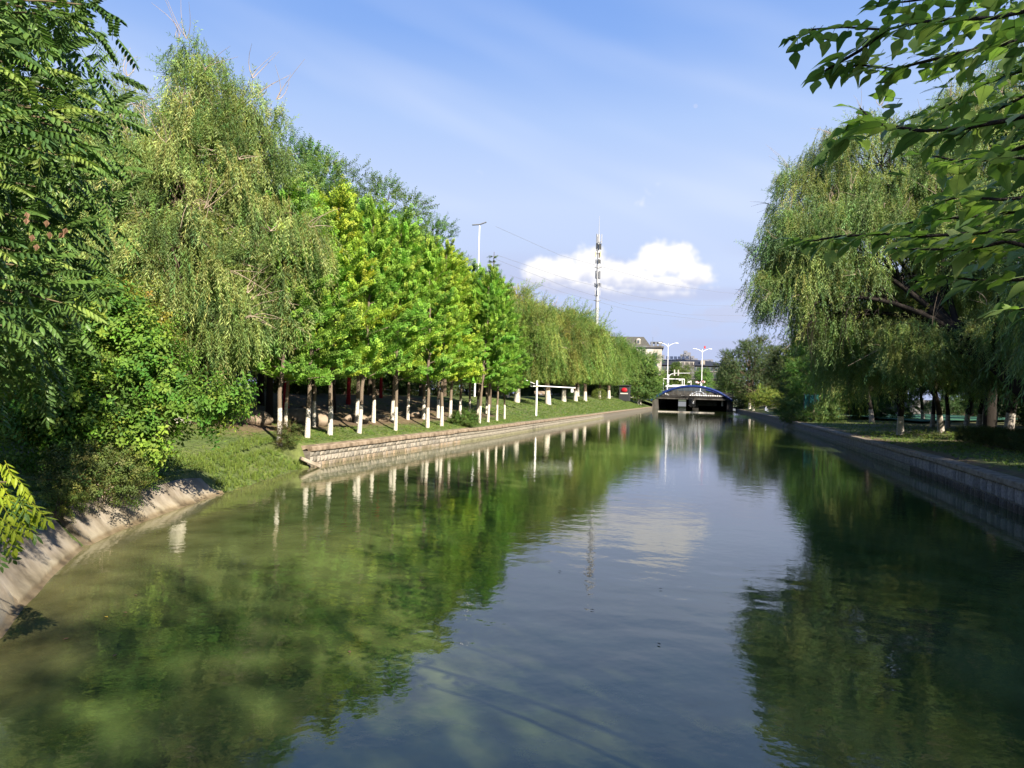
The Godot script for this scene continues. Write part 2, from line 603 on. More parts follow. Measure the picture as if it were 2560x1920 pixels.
func leafy_spray(leaves := 18, ln := 0.1, wd := 0.058, length := 0.5) -> Mesh:   # ovate leaves, alternate along a twig
	var m := MB.new()
	m.col = Color(0.6, 0.45, 0.35)
	m.tube(PackedVector3Array([Vector3.ZERO, Vector3(0.02, length * 0.5, 0), Vector3(0, length, 0.02)]), PackedFloat32Array([0.007, 0.005, 0.002]), 3, false)
	for i in leaves:
		var t := (i + 0.6) / leaves
		var a := i * 2.4 + rf(-0.4, 0.4)
		var dir := Vector3(cos(a), rf(0.05, 0.8), sin(a)).normalized()
		var side := dir.cross(Vector3(rf(-0.4, 0.4), 1, rf(-0.4, 0.4))).normalized()
		var p := Vector3(0.02 * sin(t * 3.0), t * length, 0) + dir * 0.02
		shade(m)
		leaf4(m, p, dir, side, ln * rf(0.7, 1.2), wd * rf(0.8, 1.1), 0.12, 0.18)
	return m.mesh()

# a pinnate leaf; the rachis runs along +y and bends towards -z, leaflets hang to both sides
func frond(pairs := 7, length := 0.36, leaflet := 0.085, sag := 0.12, sd := 1) -> Mesh:
	rng.seed = sd
	var m := MB.new()
	m.col = Color(0.9, 0.75, 0.5)
	var pts := PackedVector3Array()
	for i in 9:
		var t := i / 8.0
		pts.append(Vector3(0, t * length, -sag * t * t))
	m.tube(pts, taper(0.0035, 0.0015, 9), 4, false)
	for i in pairs * 2 + 1:
		var last := i == pairs * 2
		var t := 1.0 if last else 0.2 + 0.8 * (i / 2) / (pairs - 0.5)
		t = minf(t, 1.0)
		var k := mini(int(t * 8), 7)
		var p := pts[k].lerp(pts[k + 1], t * 8 - k)
		var s := 1.0 if i % 2 else -1.0
		var dir := Vector3(s * 0.9, 0.55, -0.45 - rf(0, 0.25)).normalized()
		if last:
			dir = (pts[8] - pts[7]).normalized()
		var ln := leaflet * rf(0.85, 1.12) * (0.75 + 0.5 * sin(t * 2.6))
		var side := dir.cross(Vector3(0, -0.5, 1)).normalized()
		var up := side.cross(dir).normalized()
		if up.z < 0:
			up = -up
		shade(m, 0.85, 1.12)
		var w := ln * 0.19
		var c1 := p + dir * ln * 0.3
		var c2 := p + dir * ln * 0.66 - up * ln * 0.05
		var tip := p + dir * ln - up * ln * 0.16
		for e in [-1.0, 1.0]:
			var e1: Vector3 = c1 + side * w * e - up * w * 0.3
			var e2: Vector3 = c2 + side * w * 0.82 * e - up * w * 0.3
			m.tri(p, c1, e1, up)
			m.quad(c1, c2, e2, e1, up)
			m.tri(c2, tip, e2, up)
	return m.mesh()

# the same outline with a softer run of points between its corners
func rounded(o: Array) -> Array:
	var out := []
	for i in o.size() - 1:
		for k in 3:
			out.append(Vector2(o[i]).cubic_interpolate(o[i + 1], o[maxi(i - 1, 0)], o[mini(i + 2, o.size() - 1)], k / 3.0))
	out.append(o[-1])
	return out

# a broad lobed leaf lying along +y, its upper face towards +z
func lobed_leaf(kind: int, sd: int) -> Mesh:
	rng.seed = sd
	var sides := [[Vector2(0, 0), Vector2(0.13, -0.03), Vector2(0.27, 0.05), Vector2(0.35, 0.2), Vector2(0.34, 0.38), Vector2(0.27, 0.58), Vector2(0.15, 0.8), Vector2(0.05, 0.95)],
		[Vector2(0, 0), Vector2(0.14, -0.03), Vector2(0.3, 0.06), Vector2(0.38, 0.24), Vector2(0.36, 0.38), Vector2(0.17, 0.37), Vector2(0.10, 0.42), Vector2(0.17, 0.5), Vector2(0.25, 0.62), Vector2(0.2, 0.76), Vector2(0.06, 0.96)],
		[Vector2(0, 0), Vector2(0.16, -0.04), Vector2(0.33, 0.02), Vector2(0.45, 0.2), Vector2(0.47, 0.36), Vector2(0.3, 0.3), Vector2(0.16, 0.3), Vector2(0.1, 0.38), Vector2(0.2, 0.47), Vector2(0.31, 0.62), Vector2(0.25, 0.74), Vector2(0.14, 0.83), Vector2(0.05, 0.96)]]
	var m := MB.new()
	var wave := rf(-0.06, 0.06)
	for e in [-1.0, 1.0]:
		var o := rounded(sides[kind if e < 0 or kind == 0 else [0, 2, 1][kind]])
		var lift := func(q: Vector2) -> Vector3:
			return Vector3(q.x * e, q.y, 0.10 * absf(q.x) - 0.34 * q.y * q.y + wave * sin(q.y * 7.0) * absf(q.x) * 4.0)
		for i in o.size() - 1:
			var y0 := clampf(o[i].y, 0.0, 0.97)
			var y1 := clampf(o[i + 1].y, 0.0, 0.97)
			m.tri(lift.call(Vector2(0, y0)), lift.call(o[i]), lift.call(o[i + 1]), Vector3(0, 0, 1))
			m.tri(lift.call(Vector2(0, y0)), lift.call(o[i + 1]), lift.call(Vector2(0, y1)), Vector3(0, 0, 1))
		m.tri(lift.call(Vector2(0, clampf(o[-1].y, 0.0, 0.97))), lift.call(o[-1]), lift.call(Vector2(0, 1.03)), Vector3(0, 0, 1))
	m.soften()
	# stalk and raised veins on the underside
	m.col = Color(1.5, 1.35, 1.0)
	m.tube(PackedVector3Array([Vector3(0, -0.34, 0.1), Vector3(0, 0, -0.008), Vector3(0, 0.4, -0.064), Vector3(0, 0.93, -0.305)]), PackedFloat32Array([0.014, 0.012, 0.008, 0.002]), 4, false)
	return m.mesh()

func tuft(blades := 9, tall := 0.12) -> Mesh:
	var m := MB.new()
	for i in blades:
		var a := i * 2.4
		var p := Vector3(cos(a), 0, sin(a)) * rf(0.0, 0.06)
		var lean := Vector3(cos(a + rf(-1, 1)), 0, sin(a + rf(-1, 1))) * rf(0.15, 0.75)
		var h := tall * rf(0.5, 1.15)
		var side := Vector3(-sin(a), 0, cos(a)) * 0.009
		shade(m, 0.75, 1.25)
		var mid := p + Vector3(0, h * 0.6, 0) + lean * h * 0.35
		var tip := p + Vector3(0, h, 0) + lean * h
		m.quad(p - side, p + side, mid + side * 0.8, mid - side * 0.8)
		m.tri(mid - side * 0.8, mid + side * 0.8, tip)
	return m.mesh()

func make_sprays() -> void:
	rng.seed = 11
	SH.fan = fan_spray()
	SH.strand = hanging_strand()
	SH.strand_bare = hanging_strand(7, 0.06)
	SH.ovate = leafy_spray()
	SH.broad = leafy_spray(16, 0.13, 0.085, 0.55)
	SH.small = leafy_spray(20, 0.055, 0.035, 0.34)
	SH.far = leafy_spray(16, 0.22, 0.13, 0.8)
	SH.grass = tuft()
	SH.weed = tuft(12, 0.24)
	SH.fronds = []
	for i in 4:
		SH.fronds.append(frond(6 + i % 3, rf(0.33, 0.42), rf(0.08, 0.095), rf(0.08, 0.2), 40 + i))
	SH.shoot = frond(3, 0.16, 0.085, 0.07, 55)
	SH.frond_far = frond(7, 0.42, 0.1, 0.12, 50)
	SH.leaves = []
	for i in 6:
		SH.leaves.append(lobed_leaf(i % 3, 60 + i))
	rng.seed = 12


# ---------------------------------------------------------------- trees
func tint(cols: Array, spread := 0.18) -> Color:
	var a: Color = cols[rng.randi() % cols.size()]
	var k := rf(1.0 - spread, 1.0 + spread)
	return Color(a.r * k * rf(0.93, 1.08), a.g * k, a.b * k)

# trunk with limbs as one body; the limewashed foot is a part of its own
func trunk_parts(o: Node3D, pts: PackedVector3Array, radii: PackedFloat32Array, limbs: Array, bark: Material, paint := 1.15, wash: Material = null) -> void:
	if paint > 0.0:
		var top := paint
		var low := MB.new()
		var hi := MB.new()
		var r0 := radii[0]
		var k := 0
		while k < pts.size() - 2 and pts[k + 1].y < top:
			k += 1
		var t := clampf((top - pts[k].y) / maxf(pts[k + 1].y - pts[k].y, 0.01), 0.02, 0.98)
		var cut := pts[k].lerp(pts[k + 1], t)
		var rc := lerpf(radii[k], radii[k + 1], t)
		var a := pts.slice(0, k + 1)
		a.append(cut)
		var ra := radii.slice(0, k + 1)
		ra.append(rc)
		ra[0] = r0 * 1.12
		var b := PackedVector3Array([cut])
		b.append_array(pts.slice(k + 1))
		var rb := PackedFloat32Array([rc * 0.985])
		rb.append_array(radii.slice(k + 1))
		low.tube(a, ra, 9)
		hi.tube(b, rb, 8)
		for l in limbs:
			hi.tube(l[0], l[1], 5, false)
		part("painted_foot", low.mesh(), wash if wash else M.limewash, o)
		part("trunk", hi.mesh(), bark, o)
	else:
		var m := MB.new()
		m.tube(pts, radii, 9)
		for l in limbs:
			m.tube(l[0], l[1], 5, false)
		part("trunk", m.mesh(), bark, o)

func grow_ginkgo(o: Node3D, sd: int, h: float, lean: Vector3, cols: Array, r := 0.095) -> void:
	rng.seed = sd
	var pts := PackedVector3Array([Vector3(0, -0.25, 0)])
	var radii := PackedFloat32Array([r * 1.1])
	for i in range(1, 11):
		var t := i / 10.0
		pts.append(Vector3(lean.x * t * h * (1.0 - 0.35 * t), t * h, lean.z * t * h * (1.0 - 0.35 * t)) + Vector3(rf(-0.05, 0.05), 0, rf(-0.05, 0.05)) * (1.0 if i > 1 else 0.2))
		radii.append(r * (1.0 - 0.86 * t))
	var limbs := []
	var s := Scatter.new()
	var n := 46
	for i in n:
		var t := 0.235 + 0.755 * pow((i + rf(0, 0.6)) / n, 1.05)
		var f := t * 10.0
		var p := pts[int(f)].lerp(pts[mini(int(f) + 1, 10)], f - int(f))
		var a := i * 2.4 + rf(-0.5, 0.5)
		var u := (t - 0.235) / 0.765
		var ln := (2.15 * pow(1.0 - u, 0.8) + 0.45) * rf(0.65, 1.15)
		if u < 0.1:
			ln *= 0.8
		var dir := Vector3(cos(a), 0.25 + 0.75 * u + rf(-0.2, 0.25), sin(a)).normalized()
		var tip := p + dir * ln + Vector3(0, ln * rf(-0.05, 0.3), 0)
		var path := bezier(p, p + dir * ln * 0.5, tip, 4)
		limbs.append([path, taper(0.028 * (1.0 - 0.6 * u), 0.006, 5)])
		var hue := tint(cols, 0.14)
		var m := int(4 + ln * 7.5)
		for k in m:
			var w := 0.12 + 0.88 * k / m
			var q := path[0].lerp(path[2], w * 2.0) if w < 0.5 else path[2].lerp(path[4], w * 2.0 - 1.0)
			var out := (dir + Vector3(rf(-1, 1), rf(-0.35, 0.9), rf(-1, 1)) * 1.0).normalized()
			var sc := rf(0.75, 1.25)
			var cc := Color(hue.r * rf(0.85, 1.15), hue.g * rf(0.9, 1.1), hue.b)
			s.add(Transform3D(aim(out, rf(0, TAU)).scaled(Vector3.ONE * sc), q), cc)
	trunk_parts(o, pts, radii, limbs, M.bark_pale, rf(1.05, 1.25))
	stuff("crown", s, SH.fan, M.leaf, o)

# lobes: [centre, radii] relative to the foot. Clumps sit on the lobes; sprays fill the clumps.
func grow_broad(o: Node3D, sd: int, lobes: Array, clumps: int, per: int, spray: Mesh, mat: Material, cols: Array, opt := {}) -> void:
	rng.seed = sd
	var r: float = opt.get("r", 0.16)
	var bark: Material = opt.get("bark", M.bark)
	var foot: float = opt.get("fork", 2.4)
	var lean: Vector3 = opt.get("lean", Vector3.ZERO)
	var size: float = opt.get("clump", 0.85)
	var scale: float = opt.get("scale", 1.0)
	var top: Vector3 = lobes[0][0]
	var pts := PackedVector3Array([Vector3(0, -0.3, 0), Vector3(0, 0.15, 0)])
	var radii := PackedFloat32Array([r * 1.35, r * 1.08])
	for i in range(1, 7):
		var t := i / 6.0
		var q := Vector3(lean.x, foot, lean.z) * minf(t * 2.0, 1.0)
		q = q.lerp(top, maxf(t - 0.35, 0.0) / 0.65 * 0.92)
		q.y = maxf(lerpf(0.15, foot, minf(t * 2.2, 1.0)), lerpf(0.15, top.y * 0.96, t))
		pts.append(q + Vector3(rf(-0.08, 0.08), 0, rf(-0.08, 0.08)))
		radii.append(r * (1.0 - 0.8 * t))
	var limbs := []
	var s := Scatter.new()
	var vol := 0.0
	for l in lobes:
		vol += pow(l[1].x * l[1].y * l[1].z, 0.6667)
	for l in lobes:
		var m := maxi(2, int(round(clumps * pow(l[1].x * l[1].y * l[1].z, 0.6667) / vol)))
		for i in m:
			var d := ball_point().normalized()
			var c: Vector3 = l[0] + d * l[1] * (0.35 + 0.65 * sqrt(rng.randf()))
			if c.y < opt.get("floor", 0.6):
				continue
			if i % 2 == 0:
				var f := clampf(c.y * 0.62 / maxf(pts[7].y, 0.1), 0.12, 0.95) * 6.0 + 1.0
				var root := pts[int(f)].lerp(pts[mini(int(f) + 1, 7)], f - int(f))
				limbs.append([bezier(root, root.lerp(c, 0.5) + Vector3(0, 0.35, 0), c, 4), taper(r * 0.32, 0.012, 5)])
			var hue := tint(cols, 0.25)
			var cr := size * rf(0.7, 1.25)
			for k in per:
				var e := ball_point()
				e.y *= 0.75
				var out := (e.normalized() * 0.9 + d * 0.7 + Vector3(0, opt.get("lift", 0.25), 0) + ball_point() * 0.5)
				s.add(Transform3D(aim(out, rf(0, TAU)).scaled(Vector3.ONE * scale * rf(0.75, 1.25)), c + e * cr), Color(hue.r * rf(0.86, 1.14), hue.g * rf(0.88, 1.12), hue.b * rf(0.85, 1.1)))
	if opt.get("stems", 0) > 0:
		limbs = []
		var st := MB.new()
		for i in opt.stems:
			var l: Array = lobes[i % lobes.size()]
			var c: Vector3 = l[0] + ball_point() * l[1] * 0.7
			var b := Vector3(rf(-0.25, 0.25), -0.1, rf(-0.25, 0.25))
			st.tube(bezier(b, Vector3(b.x + c.x * 0.25, c.y * 0.6, b.z + c.z * 0.25), c, 6), taper(r * rf(0.4, 0.8), 0.006, 7), 5, false)
		part("stem", st.mesh(), bark, o)
	else:
		trunk_parts(o, pts, radii, limbs, bark, opt.get("paint", 0.0), opt.get("wash", null))
	stuff("crown", s, spray, mat, o)

# willow: bunches of strands hang from the upper part of each lobe. lobes: [centre, radii, bunches]
func grow_willow(o: Node3D, sd: int, lobes: Array, cols: Array, opt := {}) -> void:
	rng.seed = sd
	var r: float = opt.get("r", 0.24)
	var trunk: Array = opt.get("trunk", [Vector3(0, -0.3, 0), Vector3(0, 1.2, 0), Vector3(0.1, 3.0, 0)])
	var pts := PackedVector3Array(trunk)
	var radii := taper(r * 1.1, r * opt.get("taper", 0.72), pts.size())
	var limbs := []
	var s := Scatter.new()
	var dead := MB.new()
	var long: float = opt.get("long", 1.3)
	for l in lobes:
		var c: Vector3 = l[0]
		var rt := rf(opt.get("roots", 0.55), 1.0) * (pts.size() - 1)
		var start := pts[int(rt)].lerp(pts[mini(int(rt) + 1, pts.size() - 1)], rt - int(rt))
		var mid := start.lerp(c, 0.5) + Vector3(rf(-0.5, 0.5), rf(0.2, 1.0), rf(-0.5, 0.5))
		var main := bezier(start, mid, c + Vector3(0, l[1].y * 0.35, 0), 7)
		limbs.append([main, taper(r * 0.4, 0.03, 8)])
		for i in l[2]:
			var d := ball_point()
			var rr := pow(d.length(), 0.5)
			d = d.normalized()
			var erect: bool = rng.randf() < opt.get("erect", 0.2)
			if not erect:
				d.y = d.y * 0.95 + 0.12
			var p: Vector3 = c + d * l[1] * rr
			if i % 4 == 0:
				var root := main[3 + rng.randi() % 5]
				limbs.append([bezier(root, root.lerp(p, 0.6) + Vector3(0, 0.5, 0), p, 5), taper(0.032, 0.008, 6)])
			var hue := tint(cols, 0.34)
			var len := long * rf(0.55, 1.35)
			var out := Vector3(d.x, 0, d.z)
			for k in opt.get("per", 11):
				var q: Vector3 = p + Vector3(rf(-1, 1), rf(-0.35, 0.35), rf(-1, 1)) * opt.get("bunch", 0.38)
				var sway := (out * rf(0.0, 0.55) + Vector3(rf(-0.3, 0.3), 0, rf(-0.3, 0.3)))
				var hang := Vector3(0, 1, 0) - sway
				if erect:      # young shoots that arch outwards before they droop
					hang = Vector3(0, -rf(0.0, 0.8), 0) - out * rf(0.2, 0.9) + ball_point() * 0.5
				var ln := len * rf(0.6, 1.2)
				if erect:
					ln *= 0.6
				if q.y - ln < opt.get("floor", 1.2):
					ln = maxf(0.3, q.y - opt.get("floor", 1.2))
				var w: float = rf(0.85, 1.25) * opt.get("wide", 1.0)
				s.add(Transform3D(aim(hang, rf(0, TAU)) * Basis.from_scale(Vector3(w, ln, w)), q), Color(hue.r * rf(0.88, 1.12), hue.g * rf(0.9, 1.1), hue.b * rf(0.85, 1.1)))
			if rng.randf() < opt.get("dead", 0.04):
				var e: Vector3 = p + d * l[1] * 0.12
				for k in 3:
					dead.tube(bezier(e, e + Vector3(rf(-0.4, 0.4), rf(0, 0.5), rf(-0.4, 0.4)), e + d * rf(0.4, 1.3) + Vector3(rf(-0.5, 0.5), rf(-0.3, 0.6), rf(-0.5, 0.5)), 4), taper(0.016, 0.004, 5), 4, false)
	trunk_parts(o, pts, radii, limbs, opt.get("bark", M.bark), opt.get("paint", 0.0))
	stuff("crown", s, SH.strand, opt.get("mat", M.leaf), o)
	if dead.v.size():
		part("dead_twig", dead.mesh(), M.deadwood, o).set_meta("kind", "stuff")

func copy(src: Node3D, called: String, label: String, where: Vector3, turn: float, scale := 1.0) -> Node3D:
	var o: Node3D = src.duplicate()
	o.name = numbered(called)
	add_child(o)
	o.position = where
	o.rotation.y = turn
	o.scale = Vector3.ONE * scale
	o.set_meta("label", label)
	var crown := o.get_node_or_null("crown") as MultiMeshInstance3D
	if crown:      # no two plants have quite the same green
		var h := hash(label) % 1000 / 1000.0
		var h2 := hash(label + "b") % 1000 / 1000.0
		var key := "%s_%d_%d" % [crown.material_override.resource_name, int(h * 4), int(h2 * 3)]
		if not M.has(key):
			var mm: StandardMaterial3D = crown.material_override.duplicate()
			var k := 0.82 + 0.1 * int(h * 4)
			mm.albedo_color = lin(k * (0.86 + 0.12 * int(h2 * 3)), k, k * 0.95)
			M[key] = mm
		crown.material_override = M[key]
	return o


# ---------------------------------------------------------------- ground, water, canal walls
var LP := PackedVector2Array()
var LN := PackedVector2Array()
var RP := PackedVector2Array()
var RN := PackedVector2Array()

func soil_tone(x: float, d: float, bare: float) -> Color:
	var k := fn.get_noise_2d(x * 32.0, d * 32.0) * 0.5 + fn.get_noise_2d(x * 140.0 + 70.0, d * 140.0) * 0.4
	var g := Color(0.08, 0.125, 0.03).lerp(Color(0.14, 0.17, 0.05), smooth01(k + 0.5))
	var b := Color(0.2, 0.135, 0.08).lerp(Color(0.12, 0.085, 0.055), smooth01(k * 1.4 + 0.5))
	return g.lerp(b, smooth01(bare + k * 0.9))

func bare_left(s: float, d: float) -> float:
	# trodden leaf-strewn soil below the ginkgo rows, thin turf on the open slope
	var a := smooth01((s - 1.3) / 1.3) * smooth01((d - 22.0) / 3.0) * (1.0 - smooth01((d - 50.0) / 12.0))
	var b := smooth01((d - 11.0) / 3.0) * (1.0 - smooth01((d - 24.0) / 4.0)) * smooth01((s - 2.4) / 1.5) * 0.5
	return maxf(a * 1.0, b) - 0.12

func make_ground() -> void:
	var l := resample(SHORE_L, 0.5, 1.6)
	LP = l[0]; LN = l[1]
	var r := resample(SHORE_R, 0.5, 1.6)
	RP = r[0]; RN = r[1]
	var rows := [0.0, 0.15, 0.35, 0.6, 0.9, 1.25, 1.65, 2.1, 2.6, 3.2, 3.9, 4.7, 5.6, 6.6, 7.8, 9.2, 11.0, 13.5, 17.0, 22.0, 30.0, 45.0, 80.0, 160.0, 420.0, 1200.0]
	var m := MB.new()
	var p := PackedVector3Array()
	var c := PackedColorArray()
	for i in LP.size():
		var d := LP[i].y
		var tongue := smooth01((d - 18.2) / 0.8) * (1.0 - smooth01((d - 24.3) / 0.7))
		var near_shore := d < 25.0
		var s0 := -0.25 if near_shore else 0.36
		for k in rows:
			var s: float = s0 + k
			var q := LP[i] + LN[i] * s
			var y := ground_left_at(maxf(s, 0.0), d)
			if k == 0.0:
				y -= 0.05
			if near_shore and s < 0.62:
				y = minf(y, -0.12 + maxf(s, -0.25) * 1.0)
			if tongue > 0.0 and s < 1.1:
				y = lerpf(y, -0.12 + 0.72 * smooth01((s + 0.25) / 1.35) + fn.get_noise_2d(q.x * 90.0, d * 90.0) * 0.05, tongue)
			p.append(at(q.x, y, q.y))
			c.append(soil_tone(q.x, q.y, bare_left(s, d)))
	m.sheet(p, rows.size(), c)
	tag(lone("ground", m.mesh(), M.soil), "grassy left bank rising to bare soil under the ginkgo rows", "", "", "structure")
	m = MB.new()
	p = PackedVector3Array()
	c = PackedColorArray()
	for i in RP.size():
		for k in rows:
			var s: float = 0.42 + k
			var q := RP[i] - RN[i] * s
			p.append(at(q.x, ground_right_at(s, RP[i].y) - (0.05 if k == 0.0 else 0.0), q.y))
			var path := smooth01(1.0 - absf(s - 0.75) / 0.5) * 0.85
			c.append(soil_tone(q.x, q.y, maxf(path, 0.42 if s > 4.0 else 0.12)))
	m.sheet(p, rows.size(), c)
	tag(lone("ground", m.mesh(), M.soil), "shaded right bank with patchy grass and a worn strip along the wall", "", "", "structure")
	# the land beyond the bridge, out to the horizon
	m = MB.new()
	p = PackedVector3Array()
	for z in [344.0, 380.0, 500.0, 900.0, 1800.0, 3500.0]:
		for x in [-3000.0, -900.0, -300.0, -60.0, 30.0, 58.0, 80.0, 110.0, 200.0, 500.0, 1200.0, 3000.0]:
			p.append(at(x, 4.0 if z > 350.0 else 2.2, z))
	m.col = Color(0.06, 0.075, 0.035)
	m.sheet(p, 12)
	tag(lone("terrain", m.mesh(), M.soil), "flat land of the town beyond the road bridge", "", "", "structure")

func make_water() -> void:
	var m := MB.new()
	var p := PackedVector3Array()
	var c := PackedColorArray()
	var u := PackedVector2Array()
	var across := 150
	var ds := [-60.0, -20.0, -5.0, 0.0, 2.0, 3.5]
	var d := 4.2
	while d < 345.0:
		ds.append(d)
		d += maxf(0.09, d * 0.011)
	var li := 0
	var ri := 0
	for dd in ds:
		li = 0
		while li < SHORE_L.size() - 2 and SHORE_L[li + 1].y < dd: li += 1
		ri = 0
		while ri < SHORE_R.size() - 2 and SHORE_R[ri + 1].y < dd: ri += 1
		var xl: float = lerpf(SHORE_L[li].x, SHORE_L[li + 1].x, (dd - SHORE_L[li].y) / (SHORE_L[li + 1].y - SHORE_L[li].y))
		var xr: float = lerpf(SHORE_R[ri].x, SHORE_R[ri + 1].x, (dd - SHORE_R[ri].y) / (SHORE_R[ri + 1].y - SHORE_R[ri].y))
		for j in across:
			var x := lerpf(xl - 1.2, xr + 1.2, float(j) / (across - 1))
			# ripples: gentle everywhere, livelier where the current swirls in the open middle close by
			var swirl: float = smooth01((fn.get_noise_2d(x * 7.0 + 40.0, dd * 9.0) + 0.18) / 0.5) * (1.0 - smooth01((dd - 9.0) / 14.0)) * smooth01((x - xl) / 5.0) 
			var amp := 0.0013 + 0.0036 * swirl
			var y := fn.get_noise_2d(x * 62.0 + dd * 20.0, dd * 120.0) * amp + fn.get_noise_2d(x * 170.0, dd * 260.0 + x * 60.0) * amp * 0.34
			y *= clampf(30.0 / maxf(dd, 12.0), 0.0, 1.0)
			p.append(at(x, y, dd))
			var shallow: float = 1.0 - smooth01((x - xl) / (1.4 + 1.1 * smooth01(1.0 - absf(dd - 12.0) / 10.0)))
			var silt_and_sun: float = smooth01(fn.get_noise_2d(x * 16.0 + 9.0, dd * 11.0) * 1.3 + fn.get_noise_2d(x * 50.0, dd * 30.0) * 0.5 + 0.35)
			silt_and_sun = clampf(silt_and_sun + 0.55 * (1.0 - smooth01((x - xl - 3.5) / 6.5)) * (1.0 - smooth01((dd - 16.0) / 16.0)), 0.0, 1.35)  # lighter towards the near left bank: sunlit look put into the water colour
			var k := Color(0.04, 0.068, 0.02).lerp(Color(0.088, 0.112, 0.04), silt_and_sun * 0.8)
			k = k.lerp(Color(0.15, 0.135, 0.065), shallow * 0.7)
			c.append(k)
			u.append(Vector2(x, dd) / 6.0)
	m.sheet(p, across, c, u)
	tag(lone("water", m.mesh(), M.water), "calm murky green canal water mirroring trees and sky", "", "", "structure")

# rough block with worn edges, outer face towards -z of its own axes
func block_mesh(sd: int, w: float, h: float, dep: float) -> Mesh:
	rng.seed = sd
	var m := MB.new()
	var j := func() -> float: return rf(-0.009, 0.009)
	var cut := 0.022
	var a := [Vector3(-w / 2 + j.call(), -h / 2 + j.call(), 0), Vector3(w / 2 + j.call(), -h / 2 + j.call(), 0), Vector3(w / 2 + j.call(), h / 2 + j.call(), 0), Vector3(-w / 2 + j.call(), h / 2 + j.call(), 0)]
	var mid := Vector3(rf(-0.03, 0.03), rf(-0.02, 0.02), -dep - rf(0.012, 0.035))
	for i in 4:
		var b: Vector3 = a[i]
		var d: Vector3 = a[(i + 1) % 4]
		var b1 := Vector3(b.x * (1.0 - cut / absf(b.x)), b.y * (1.0 - cut / absf(b.y)), -dep + rf(-0.006, 0.006))
		a.append(b1)
	for i in 4:
		var e := (i + 1) % 4
		m.quad(a[i], a[e], a[4 + e], a[4 + i], (a[i] + a[e]) * 2.0 - Vector3(0, 0, 0.05))
		m.tri(a[4 + i], a[4 + e], mid, Vector3(0, 0, -1))
	return m.mesh()

# position and direction at a running length along a bank, from the point nearest to distance d0
func along(pts: PackedVector2Array, nrm: PackedVector2Array, side: float) -> Dictionary:
	var ln := PackedFloat32Array([0.0])
	for i in range(1, pts.size()):
		ln.append(ln[i - 1] + pts[i].distance_to(pts[i - 1]))
	return {"p": pts, "n": nrm, "l": ln, "side": side}

func spot(b: Dictionary, s: float, off: float) -> Array:   # [Vector2 position, Vector2 outward (towards the bank)]
	var l: PackedFloat32Array = b.l
	var k := l.bsearch(s) - 1
	k = clampi(k, 0, l.size() - 2)
	var t := (s - l[k]) / (l[k + 1] - l[k])
	var n: Vector2 = b.n[k].lerp(b.n[k + 1], t).normalized() * b.side
	return [b.p[k].lerp(b.p[k + 1], t) + n * off, n]

func length_at(b: Dictionary, d: float) -> float:
	var k := 0
	while k < b.p.size() - 2 and b.p[k + 1].y < d:
		k += 1
	return lerpf(b.l[k], b.l[k + 1], clampf((d - b.p[k].y) / (b.p[k + 1].y - b.p[k].y), 0, 1))

